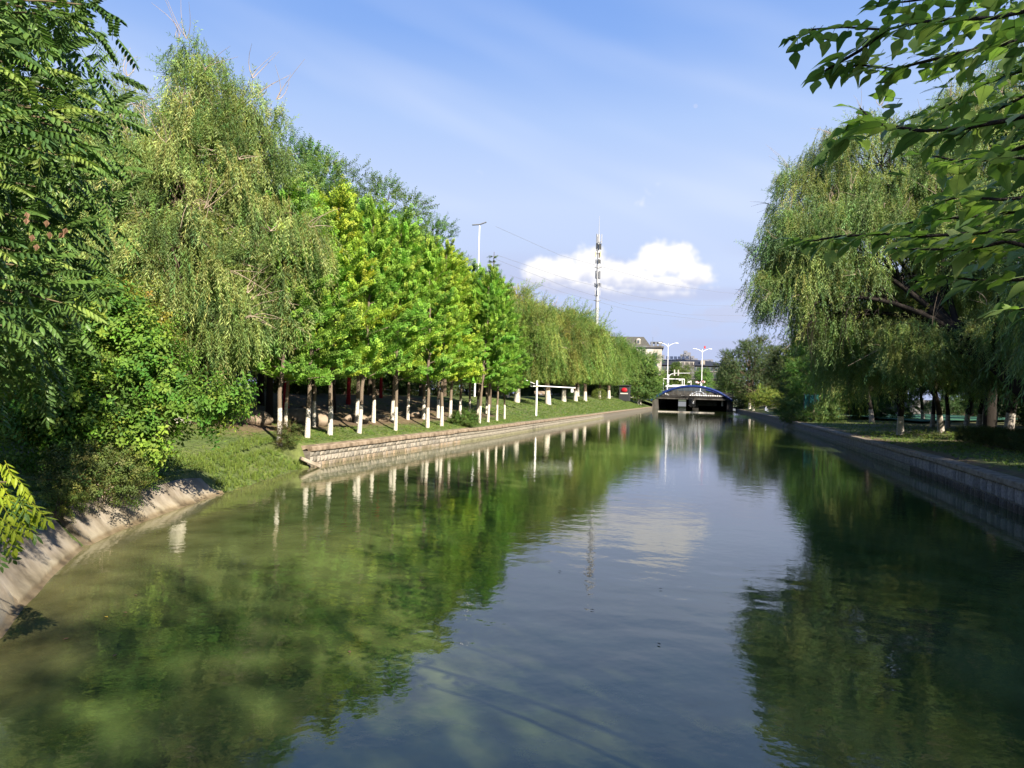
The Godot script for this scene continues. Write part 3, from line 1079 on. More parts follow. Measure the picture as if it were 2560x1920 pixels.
func wall(called: String, label: String, b: Dictionary, d0: float, d1: float, top: float, courses: Array, single_to: float, joined_to: float, cap_joint: float, stone: Material, cap_mat: Material, tone: Array) -> void:
	var o := thing(called, label, "wall")
	var cap_y := top - 0.17
	var s0 := length_at(b, d0)
	var s1 := length_at(b, d1)
	# core behind the stones
	var m := MB.new()
	var p := PackedVector3Array()
	var n := int((s1 - s0) / 1.0)
	for i in n + 1:
		var s := lerpf(s0, s1, float(i) / n)
		var f := smooth01((s - length_at(b, joined_to) + 4.0) / 4.0)
		var a: Array = spot(b, s, lerpf(0.03, 0.0, f))
		var e: Array = spot(b, s, 0.4)
		p.append(at(a[0].x, -0.8, a[0].y)); p.append(at(a[0].x, cap_y - 0.002, a[0].y)); p.append(at(e[0].x, cap_y - 0.002, e[0].y))
	m.col = Color(1, 1, 1)
	var cols := PackedColorArray()
	for i in p.size():
		var f := smooth01((i / 3 / float(n) * (s1 - s0) + s0 - length_at(b, joined_to) + 6.0) / 6.0)
		cols.append(Color(1, 1, 1).lerp(Color(1.9, 1.9, 1.9), f))
	m.sheet(p, 3, cols, PackedVector2Array(), at(-spot(b, s0 + 10.0, 0)[1].x, 0.3, -spot(b, s0 + 10.0, 0)[1].y))
	m.col = Color(1.6, 1.6, 1.6)
	m.quad(p[0] + Vector3(0, 0, 0.003), p[1] + Vector3(0, 0, 0.003), p[2] + Vector3(0, 0, 0.003), p[2] + Vector3(0, -1.4, 0.003), Vector3(0, 0, 1))
	part("core", m.mesh(), M.mortar, o)
	# stones
	var kinds := []
	for q in courses.size():
		kinds.append([])
		for i in 5:
			kinds[q].append(block_mesh(900 + q * 10 + i, courses[q][2] - 0.012, courses[q][1] - 0.012, 0.028))
	rng.seed = 77
	var tints := []
	for i in 5:
		var k := rf(0.84, 1.1)
		var mm: StandardMaterial3D = stone.duplicate()
		mm.albedo_color = Color(stone.albedo_color.r * k * rf(0.98, 1.02), stone.albedo_color.g * k, stone.albedo_color.b * k * rf(0.97, 1.03))
		tints.append(mm)
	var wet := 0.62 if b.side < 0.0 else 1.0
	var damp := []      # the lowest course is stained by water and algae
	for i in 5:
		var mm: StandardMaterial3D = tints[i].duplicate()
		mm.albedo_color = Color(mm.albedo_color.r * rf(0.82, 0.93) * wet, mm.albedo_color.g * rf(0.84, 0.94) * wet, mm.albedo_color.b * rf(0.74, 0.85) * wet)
		damp.append(mm)
	var ends := length_at(b, single_to)
	var far := length_at(b, joined_to)
	var joined := MB.new()
	for q in courses.size():
		var s := s0 + rf(0.0, 0.1)
		while s < far:
			var w: float = courses[q][2]
			var g: Array = spot(b, s + w / 2, 0.036)
			var y: float = courses[q][0] + courses[q][1] / 2
			var z := Vector3(g[1].x, 0, -g[1].y)       # towards the bank
			var x := Vector3.UP.cross(z).normalized()
			var k := rng.randi() % 5
			var wide := rf(0.9, 1.0)
			if s < ends:
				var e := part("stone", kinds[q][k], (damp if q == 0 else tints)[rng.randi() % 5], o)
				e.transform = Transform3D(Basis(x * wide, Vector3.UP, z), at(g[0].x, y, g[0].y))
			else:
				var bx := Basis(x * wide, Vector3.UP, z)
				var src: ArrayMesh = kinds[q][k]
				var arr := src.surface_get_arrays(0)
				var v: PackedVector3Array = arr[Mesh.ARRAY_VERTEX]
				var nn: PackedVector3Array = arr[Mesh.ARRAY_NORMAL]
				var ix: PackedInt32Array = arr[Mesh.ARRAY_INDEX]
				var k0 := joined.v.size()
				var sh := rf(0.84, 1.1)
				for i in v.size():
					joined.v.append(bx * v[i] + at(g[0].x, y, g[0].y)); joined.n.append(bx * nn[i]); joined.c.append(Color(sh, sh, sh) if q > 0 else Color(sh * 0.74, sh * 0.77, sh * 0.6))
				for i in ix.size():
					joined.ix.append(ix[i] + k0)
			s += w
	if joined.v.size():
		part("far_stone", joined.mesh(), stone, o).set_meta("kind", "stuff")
	# coping slabs with open joints
	var s := s0
	var i := 0
	while s < s1 - 0.5:
		var ln := minf(cap_joint * (1.0 if s < far else 4.0), s1 - s)
		var cm := MB.new()
		var pp := PackedVector3Array()
		var steps := maxi(2, int(ln / 0.8))
		var dy := rf(-0.012, 0.012)
		var prof := [Vector2(0.1, cap_y - 0.001), Vector2(-0.05, cap_y), Vector2(-0.06, cap_y + 0.025), Vector2(-0.05, top - 0.03), Vector2(-0.02, top), Vector2(0.34, top + 0.015), Vector2(0.4, top + 0.01), Vector2(0.4, cap_y)]
		for k in steps + 1:
			var t := s + 0.012 + (ln - 0.024) * k / steps
			for w in prof:
				var g: Array = spot(b, t, w.x + rf(-0.006, 0.006))
				pp.append(at(g[0].x, w.y + dy + rf(-0.005, 0.005), g[0].y))
		var o2: Array = spot(b, s + ln / 2, 0)
		# wind so that faces look outwards
		var ring := prof.size()
		for k in steps:
			for w in ring - 1:
				var e := k * ring + w
				var mid: Array = spot(b, s + ln / 2, 0.17)
				var out := (pp[e] + pp[e + 1]) * 0.5 - Vector3(mid[0].x, cap_y + 0.08, pp[e].z)
				out = Vector3(pp[e].x + pp[e + 1].x, pp[e].y + pp[e + 1].y, pp[e].z + pp[e + 1].z) * 0.5
				var c2: Array = spot(b, s + ln * (k + 0.5) / steps, 0.17)
				out -= at(c2[0].x, cap_y + 0.085, c2[0].y)
				cm.quad(pp[e], pp[e + 1], pp[e + ring + 1], pp[e + ring], out)
		for e in [0, steps]:
			var mid2 := Vector3.ZERO
			for w in ring: mid2 += pp[e * ring + w] / ring
			for w in ring - 1:
				cm.tri(mid2, pp[e * ring + w], pp[e * ring + w + 1], (pp[0] - pp[steps * ring]) * (1.0 if e == 0 else -1.0))
		part("coping", cm.mesh(), cap_mat, o)
		s += ln
		i += 1

# sloping concrete slabs along the near left shore
func make_apron() -> void:
	var o := thing("concrete_apron", "sloping cracked concrete slabs along the water on the near left bank", "")
	o.set_meta("kind", "structure")
	var b := along(LP, LN, 1.0)
	rng.seed = 31
	for q in [[-14.0, -6.0, 0.0], [-6.0, 2.2, 0.04], [2.25, 8.6, 0.07], [8.66, 11.75, 0.0], [12.0, 14.9, 0.03], [14.95, 18.3, -0.03]]:
		var a := length_at(b, q[0])
		var e := length_at(b, q[1])
		var m := MB.new()
		var p := PackedVector3Array()
		var c := PackedColorArray()
		var n := maxi(6, int((e - a) / 0.16))
		var prof := [-0.45, -0.22, -0.04, 0.03, 0.085, 0.1, 0.2, 0.3, 0.4, 0.5, 0.56, 0.75]
		for i in n + 1:
			var t := lerpf(a, e, float(i) / n)
			var end := minf(i, n - i)
			for k in prof.size():
				var s: float = prof[k]
				# lower footing that just clears the water, then the slope
				var crust := fn.get_noise_1d(t * 420.0) * 0.045
				var y := s * 0.35 if s < 0.06 else 0.03 + (s - 0.08) * 1.18
				if k == 4: s += crust
				if k == 5: s += crust; y += 0.03
				if s > 0.5: y = 0.52 + (s - 0.5) * 0.1
				if s < 0.0: y = s * 0.8
				y += q[2] * smooth01((s - 0.05) / 0.15) + fn.get_noise_2d(t * 30.0, s * 110.0) * 0.02
				if q[0] > 14.0:
					y -= smooth01((t - a) / (e - a) - 0.55) * 0.3 * smooth01(s / 0.4)
				var g: Array = spot(b, t, s)
				p.append(at(g[0].x, y, g[0].y))
				var wet := smooth01((0.1 - y) / 0.08)
				var k2 := fn.get_noise_2d(t * 40.0, s * 90.0) * 0.2 + 1.0
				k2 *= lerpf(1.0, 0.55, smooth01((s - 0.22) / 0.3) * smooth01(fn.get_noise_2d(t * 60.0 + 9.0, s * 170.0) * 1.2 + 0.75))
				c.append(Color(k2, k2, k2).lerp(Color(1.15, 1.08, 0.92), smooth01((0.3 - y) / 0.2) * 0.8).lerp(Color(0.62, 0.56, 0.42), wet))
		var g0: Array = spot(b, (a + e) / 2, 0)
		m.sheet(p, prof.size(), c)
		var last := p.size() - prof.size()
		m.col = Color(0.55, 0.53, 0.5)
		for k in prof.size() - 1:
			m.quad(p[k], p[k + 1], p[k + 1] - Vector3(0, 0.5, 0), p[k] - Vector3(0, 0.5, 0), p[0] - p[last])
			m.quad(p[last + k], p[last + k + 1], p[last + k + 1] - Vector3(0, 0.5, 0), p[last + k] - Vector3(0, 0.5, 0), p[last] - p[0])
		part("slab", m.mesh(), M.concrete, o)

func make_grass() -> void:
	rng.seed = 41
	var s := Scatter.new()
	var weeds := Scatter.new()
	var g := [Color(0.1, 0.175, 0.035), Color(0.135, 0.21, 0.045), Color(0.18, 0.225, 0.06), Color(0.12, 0.19, 0.05)]
	for i in LP.size() - 1:
		var d := LP[i].y
		if d < 4.0 or d > 190.0:
			continue
		var seg := LP[i].distance_to(LP[i + 1])
		var dens := 260.0 if d < 30.0 else (70.0 if d < 60.0 else 13.0)
		var deep := 5.0 if d < 24.0 else 6.5
		var big := 1.0 if d < 30.0 else (1.3 if d < 60.0 else 2.3)
		for k in int(dens * seg * deep * 0.5):
			var r := rf(0.0, 1.0)
			var t := rf(0, 1)
			var tongue := d > 18.4 and d < 24.6
			var lo := 0.06 if tongue else (0.6 if d < 21.0 else 0.46)
			var sd := lo + deep * r
			var q := LP[i].lerp(LP[i + 1], t) + LN[i] * sd
			if smooth01(bare_left(sd, d) + fn.get_noise_2d(q.x * 32.0, q.y * 32.0) * 0.5) > rf(0.15, 0.85):
				continue
			var y := ground_left_at(sd, d)
			if tongue and sd < 1.1:
				y = minf(y, -0.1 + 0.72 * smooth01((sd + 0.25) / 1.35))
			var lush := smooth01(fn.get_noise_2d(q.x * 40.0, q.y * 40.0) + 0.4)
			var hue := tint(g, 0.2)
			s.add(Transform3D(Basis(Vector3.UP, rf(0, TAU)).scaled(Vector3(big, big * (0.28 + 0.42 * lush), big) * rf(0.7, 1.2)), at(q.x, y - 0.01, q.y)), hue)
			if (tongue and sd < 1.6 and rng.randf() < 0.4) or rng.randf() < 0.004:
				weeds.add(Transform3D(Basis(Vector3.UP, rf(0, TAU)).scaled(Vector3.ONE * rf(0.3, 0.8)), at(q.x, y, q.y)), Color(0.13, 0.19, 0.035) * rf(0.8, 1.2))
	for i in RP.size() - 1:
		var d := RP[i].y
		if d < 10.0 or d > 120.0:
			continue
		var seg := RP[i].distance_to(RP[i + 1])
		for k in int((28.0 if d < 50.0 else 8.0) * seg * 8.0 * 0.5):
			var sd := 0.5 + 9.0 * rf(0, 1)
			var q := RP[i].lerp(RP[i + 1], rf(0, 1)) - RN[i] * sd
			if fn.get_noise_2d(q.x * 45.0 + 8.0, q.y * 45.0) < rf(-0.35, 0.2) or (absf(sd - 0.8) < 0.4 and rng.randf() < 0.75):
				continue
			var big := rf(0.9, 1.5)
			s.add(Transform3D(Basis(Vector3.UP, rf(0, TAU)).scaled(Vector3(big, big * 0.7, big)), at(q.x, ground_right_at(sd, d) - 0.01, q.y)), tint(g, 0.25) * 1.15)
	var o := stuff("grass", s, SH.grass, M.grass_blade, self)
	tag(o, "short turf growing on both canal banks", "", "", "stuff")
	o = stuff("weeds", weeds, SH.weed, M.grass_blade, self)
	tag(o, "brighter coarse weeds along the water's edge of the left bank", "", "", "stuff")


# ---------------------------------------------------------------- bridge and town
func make_bridge() -> void:
	var turn := deg_to_rad(-15.8)
	var o := thing("road_bridge", "low concrete road bridge with a blue tubular arch across the far end of the canal", "bridge", at(51.4, 0, 204), turn)
	var m := MB.new()
	m.box(Vector3(0, 3.85, -19.2), Vector3(60, 0.5, 38.0))
	part("deck", m.mesh(), M.bridge_dark, o)
	m = MB.new()
	m.box(Vector3(0, 4.106, -19.2), Vector3(120, 0.012, 34.0))
	part("roadway", m.mesh(), M.asphalt, o)
	for s in [0.0, -38.4]:
		m = MB.new()
		m.box(Vector3(0, 3.36, s - 0.12), Vector3(23.4, 0.5, 0.34), Basis(), 0.03)
		part("edge_beam", m.mesh(), M.bridge_concrete, o)
		m = MB.new()
		m.box(Vector3(0, 3.92, s), Vector3(24.4, 0.6, 0.4), Basis(), 0.03)
		part("edge_strip", m.mesh(), M.bridge_dark, o)
		m = MB.new()
		var pts := PackedVector3Array()
		for i in 33:
			var t := i / 16.0 - 1.0
			pts.append(Vector3(t * 11.4, 2.85 + 4.05 * (1.0 - pow(absf(t), 2.1)) + t * 0.25, s + (0.42 if s == 0.0 else -0.42)))
		var rr := PackedFloat32Array()
		rr.resize(33)
		rr.fill(0.36)
		m.tube(pts, rr, 12)
		part("arch", m.mesh(), M.blue_paint, o)
		var post := MB.new()
		post.box(Vector3(0, 0.68, 0), Vector3(0.24, 1.36, 0.24), Basis(), 0.03)
		post.ball(Vector3(0, 1.42, 0), Vector3(0.13, 0.12, 0.13), 5, 8)
		var pm := post.mesh()
		var bay := MB.new()
		bay.box(Vector3(0.95, 1.1, 0), Vector3(1.66, 0.09, 0.12))
		bay.box(Vector3(0.95, 0.14, 0), Vector3(1.66, 0.1, 0.1))
		for k in 9:
			bay.box(Vector3(0.22 + k * 0.183, 0.62, 0), Vector3(0.075, 0.86, 0.05))
		bay.box(Vector3(0.95, 0.62, 0), Vector3(0.62, 0.5, 0.07))
		var bm := bay.mesh()
		for i in 13:
			var p := part("railing_post", pm, M.bridge_concrete, o)
			p.position = Vector3(-11.4 + i * 1.9, 4.22, s)
			if i < 12:
				var b := part("railing_bay", bm, M.bridge_concrete, o)
				b.position = Vector3(-11.4 + i * 1.9, 4.22, s)
	for q in [[-10.1, 1.7, "abutment"], [10.7, 1.7, "abutment"]]:
		m = MB.new()
		m.box(Vector3(q[0], 1.2, -19.2), Vector3(q[1], 3.8, 38.2), Basis(), 0.05)
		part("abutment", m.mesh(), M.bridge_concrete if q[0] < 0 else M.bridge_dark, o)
	for z in [-3.0, -10.0, -17.0]:
		m = MB.new()
		m.box(Vector3(1.2, 0.3, z), Vector3(1.7, 2.2, 1.0), Basis(), 0.05)
		m.box(Vector3(3.2, 2.2, z), Vector3(8.0, 1.5, 0.9), Basis(), 0.05)
		part("pier", m.mesh(), M.bridge_dark, o)
	for q in [[-7.2, 4.0], [3.6, 12.5]]:  # walls added across the back so the openings look dark
		m = MB.new()
		m.box(Vector3(q[0], 1.2, -36.0), Vector3(q[1], 3.9, 1.0))
		part("added_rear_wall", m.mesh(), M.bridge_dark, o)
	m = MB.new()      # plate with cut corners hung before the middle pier
	var oct := [Vector2(-0.95, 1.3), Vector2(-0.95, 3.3), Vector2(-0.6, 3.56), Vector2(0.6, 3.56), Vector2(0.95, 3.3), Vector2(0.95, 1.3), Vector2(0.5, 0.95), Vector2(-0.35, 0.95)]
	for i in 8:
		var a: Vector2 = oct[i]
		var b: Vector2 = oct[(i + 1) % 8]
		m.tri(Vector3(0, 2.2, 0.5), Vector3(a.x, a.y, 0.46), Vector3(b.x, b.y, 0.46), Vector3(0, 0, 1))
		m.quad(Vector3(a.x, a.y, 0.46), Vector3(b.x, b.y, 0.46), Vector3(b.x, b.y, 0.2), Vector3(a.x, a.y, 0.2), Vector3(a.x + b.x, a.y + b.y - 4.5, 0))
	var plate := part("plate", m.mesh(), M.bridge_concrete, o)
	plate.position.x = 0.35
	var tm := TextMesh.new()
	var f := SystemFont.new()
	f.font_names = PackedStringArray(["Droid Sans"])
	tm.font = f
	tm.text = "4"
	tm.font_size = 64
	tm.pixel_size = 0.017
	tm.depth = 0.03
	var t := part("number", tm, M.white_metal, plate)
	t.position = Vector3(0.28, 2.25, 0.53)
	m = MB.new()
	m.box(Vector3(8.6, 2.2, -1.6), Vector3(0.5, 1.5, 0.4), Basis(), 0.02)
	part("pale_post", m.mesh(), M.white_plaster, o)
	# hanging boxes of white flowers along the right half of the near railing
	rng.seed = 71
	var first: Node3D = null
	for i in 15:
		var local := Vector3(-0.2 + i * 0.62, 4.2, 0.33)
		var label := "small white planter box on the bridge edge, %s along the near railing" % ["first", "second", "third", "fourth", "fifth", "sixth", "seventh", "eighth", "ninth", "tenth", "eleventh", "twelfth", "thirteenth", "fourteenth", "last"][i]
		var w := o.transform * local
		if first == null:
			first = thing("planter_box", label, "planter", w, turn, "white planters on the bridge railing")
			m = MB.new()
			m.box(Vector3(0, 0.11, 0), Vector3(0.42, 0.22, 0.2), Basis(), 0.02)
			part("box", m.mesh(), M.white_metal, first)
			m = MB.new()
			for k in 7:
				m.ball(Vector3(rf(-0.17, 0.17), 0.25 + rf(0, 0.06), rf(-0.06, 0.06)), Vector3.ONE * rf(0.05, 0.08), 4, 6, 0.3, k)
			part("blossom", m.mesh(), M.white_plaster, first)
		else:
			copy(first, "planter_box", label, w, turn)
	# street lamps with twin arms
	street_lamp(o.transform * Vector3(-6.9, 4.1, -2.2), 15.2, "tall white twin-armed street lamp over the left half of the bridge", deg_to_rad(-6))
	street_lamp(at(59.1, 4.1, 222), 14.8, "tall white twin-armed street lamp behind the right half of the bridge", deg_to_rad(-8))
	var fl := thing("red_flag", "small red banner fixed on the top of the right street lamp", "flag", at(59.85, 19.15, 222))
	m = MB.new()
	m.box(Vector3(0, 0.42, 0), Vector3(0.5, 0.78, 0.04))
	part("cloth", m.mesh(), M.red_paint, fl)
	m = MB.new()
	m.rod(Vector3(-0.27, -0.35, 0), Vector3(-0.27, 0.85, 0), 0.03)
	part("staff", m.mesh(), M.grey_metal, fl)
	# signal arm with two boards, camera posts
	var sg := thing("signal_mast", "white traffic signal mast with a long arm beyond the bridge", "traffic light", at(50.1, 4.1, 228), turn)
	m = MB.new()
	m.rod(Vector3(0, 0, 0), Vector3(0, 6.9, 0), 0.16, 8, 0.12)
	part("mast", m.mesh(), M.white_metal, sg)
	m = MB.new()
	m.tube(PackedVector3Array([Vector3(0, 6.3, 0), Vector3(0.7, 7.0, 0), Vector3(2.0, 7.35, 0), Vector3(6.6, 7.45, 0)]), PackedFloat32Array([0.12, 0.11, 0.09, 0.06]), 7)
	part("arm", m.mesh(), M.white_metal, sg)
	for x in [1.8, 3.0]:
		m = MB.new()
		m.box(Vector3(x, 7.5, 0.12), Vector3(0.42, 1.9, 0.16), Basis(), 0.02)
		part("signal_board", m.mesh(), M.white_plaster, sg)
	for q in [[54.0, 226.0, 5.6, "slim white camera pole beyond the middle of the bridge"], [56.3, 224.0, 5.0, "short white camera pole beside the planted post on the bridge"]]:
		var cp := thing("camera_pole", q[3], "camera pole", at(q[0], 4.1, q[1]), turn)
		m = MB.new()
		m.rod(Vector3.ZERO, Vector3(0, q[2], 0), 0.09)
		m.rod(Vector3(-0.9, q[2] - 0.3, 0), Vector3(0, q[2] - 0.1, 0), 0.06)
		part("pole", m.mesh(), M.white_metal, cp)
		for x in [-0.9, -0.45]:
			m = MB.new()
			m.box(Vector3(x, q[2] - 0.55, 0.1), Vector3(0.25, 0.25, 0.55), Basis(), 0.03)
			part("camera", m.mesh(), M.white_metal, cp)
	var gt := thing("sign_gantry", "pale green gantry frame over the road behind the bridge", "gantry", at(53.4, 4.1, 232), turn)
	for x in [-4.0, 2.6]:
		m = MB.new()
		m.rod(Vector3(x, 0, 0), Vector3(x, 5.6, 0), 0.11)
		part("leg", m.mesh(), M.white_metal, gt)
	m = MB.new()
	m.box(Vector3(-0.7, 5.65, 0), Vector3(6.8, 0.2, 0.2))
	part("beam", m.mesh(), M.white_metal, gt)
	# a pole wrapped with planted balls of red flowers
	var fb := thing("flower_pole", "pole with baskets of red flowers in front of the right street lamp", "planter", at(54.9, 4.1, 207.5), turn)
	m = MB.new()
	m.rod(Vector3.ZERO, Vector3(0, 4.4, 0), 0.08)
	part("pole", m.mesh(), M.white_metal, fb)
	for q in [[-0.95, 4.0], [0.75, 4.2]]:
		m = MB.new()
		m.ball(Vector3(q[0], q[1], 0), Vector3(0.55, 0.34, 0.5), 6, 9, 0.35, 5)
		var bk := part("basket", m.mesh(), M.leaf_gloss, fb)
		m = MB.new()
		for k in 22:
			var d := ball_point().normalized()
			m.ball(Vector3(q[0], q[1] + 0.05, 0) + Vector3(d.x * 0.58, d.y * 0.36, d.z * 0.52), Vector3.ONE * rf(0.09, 0.15), 4, 6, 0.3, k)
		part("blossom", m.mesh(), M.petal, bk)
	make_bus(o.transform * Vector3(-2.0, 4.12, -11.5), turn)
	make_car(o.transform * Vector3(1.9, 4.12, -4.4), turn, "pale blue car crossing the bridge behind the railing", lin(0.45, 0.5, 0.6))
	make_car(o.transform * Vector3(-9.2, 4.12, -4.2), turn, "white car at the left end of the bridge", lin(0.7, 0.7, 0.7))

func street_lamp(where: Vector3, h: float, label: String, turn: float) -> void:
	var o := thing("street_lamp", label, "street lamp", where, turn, "street lamps by the road bridge")
	var m := MB.new()
	m.tube(PackedVector3Array([Vector3(0, 0, 0), Vector3(0, 1.6, 0), Vector3(0, 1.65, 0), Vector3(0, h, 0)]), PackedFloat32Array([0.22, 0.2, 0.13, 0.08]), 9)
	part("pole", m.mesh(), M.white_metal, o)
	for s in [-1.0, 1.0]:
		m = MB.new()
		m.tube(bezier(Vector3(0, h - 0.9, 0), Vector3(0.7 * s, h - 0.1, 0), Vector3(1.9 * s, h + 0.1, 0), 6), taper(0.08, 0.05, 7), 7)
		var arm := part("arm", m.mesh(), M.white_metal, o)
		m = MB.new()
		m.ball(Vector3(2.35 * s, h + 0.16, 0), Vector3(0.66, 0.11, 0.22), 6, 10)
		part("lamp_head", m.mesh(), M.white_metal, arm)

func make_bus(where: Vector3, turn: float) -> void:
	var o := thing("bus", "long white-roofed city bus crossing behind the blue arch", "bus", where, turn)
	var m := MB.new()
	m.box(Vector3(0, 1.0, 0), Vector3(12, 1.3, 2.5), Basis(), 0.12)
	m.box(Vector3(0, 2.1, 0), Vector3(11.8, 0.95, 2.36))
	part("body", m.mesh(), M.dark_metal, o)
	m = MB.new()
	m.box(Vector3(0, 2.86, 0), Vector3(12, 0.56, 2.5), Basis(), 0.16)
	m.box(Vector3(-1.5, 3.22, 0), Vector3(5.0, 0.22, 1.9), Basis(), 0.08)
	part("roof", m.mesh(), M.white_metal, o)
	for i in 7:
		m = MB.new()
		m.box(Vector3(-4.9 + i * 1.62, 2.1, 1.2), Vector3(1.5, 0.9, 0.05))
		part("window", m.mesh(), M.window_glass, o)
	for x in [-3.6, 3.4]:
		for z in [-1.15, 1.15]:
			m = MB.new()
			m.rod(Vector3(x, 0.48, z - 0.14), Vector3(x, 0.48, z + 0.14), 0.48, 14)
			part("wheel", m.mesh(), M.dark_metal, o)

func make_car(where: Vector3, turn: float, label: String, paint: Color) -> void:
	var o := thing("car", label, "car", where, turn, "cars on the bridge")
	var mat: StandardMaterial3D = M.plain.duplicate()
	mat.albedo_color = paint
	mat.roughness = 0.3
	mat.clearcoat_enabled = true
	var prof := [Vector2(-2.2, 0.3), Vector2(-2.25, 0.75), Vector2(-2.0, 0.95), Vector2(-1.2, 1.0), Vector2(-0.55, 1.45), Vector2(0.9, 1.48), Vector2(1.6, 1.0), Vector2(2.15, 0.92), Vector2(2.25, 0.55), Vector2(2.2, 0.3)]
	var m := MB.new()
	for i in prof.size():
		var a: Vector2 = prof[i]
		var b: Vector2 = prof[(i + 1) % prof.size()]
		var wa := 0.85 if a.y < 1.1 else 0.68
		var wb := 0.85 if b.y < 1.1 else 0.68
		m.quad(Vector3(a.x, a.y, wa), Vector3(b.x, b.y, wb), Vector3(b.x, b.y, -wb), Vector3(a.x, a.y, -wa), Vector3(a.x + b.x, (a.y + b.y) - 1.6, 0))
		for s in [-1.0, 1.0]:
			m.tri(Vector3(0, 0.8, 0.87 * s), Vector3(a.x, a.y, wa * s), Vector3(b.x, b.y, wb * s), Vector3(0, 0, s))
	part("body", m.mesh(), mat, o)
	for s in [-1.0, 1.0]:
		for x in [[-0.95, -0.1], [0.0, 1.2]]:
			m = MB.new()
			m.quad(Vector3(x[0], 1.02, 0.86 * s), Vector3(x[1], 1.02, 0.86 * s), Vector3(x[1] - (0.28 if x[1] > 1 else 0.0), 1.4, 0.73 * s), Vector3(x[0] + (0.45 if x[0] < -0.5 else 0.0), 1.4, 0.73 * s), Vector3(0, 0, s))
			part("window", m.mesh(), M.window_glass, o)
		for x in [-1.4, 1.4]:
			m = MB.new()
			m.rod(Vector3(x, 0.32, 0.74 * s), Vector3(x, 0.32, 0.9 * s), 0.32, 14)
			part("wheel", m.mesh(), M.dark_metal, o)

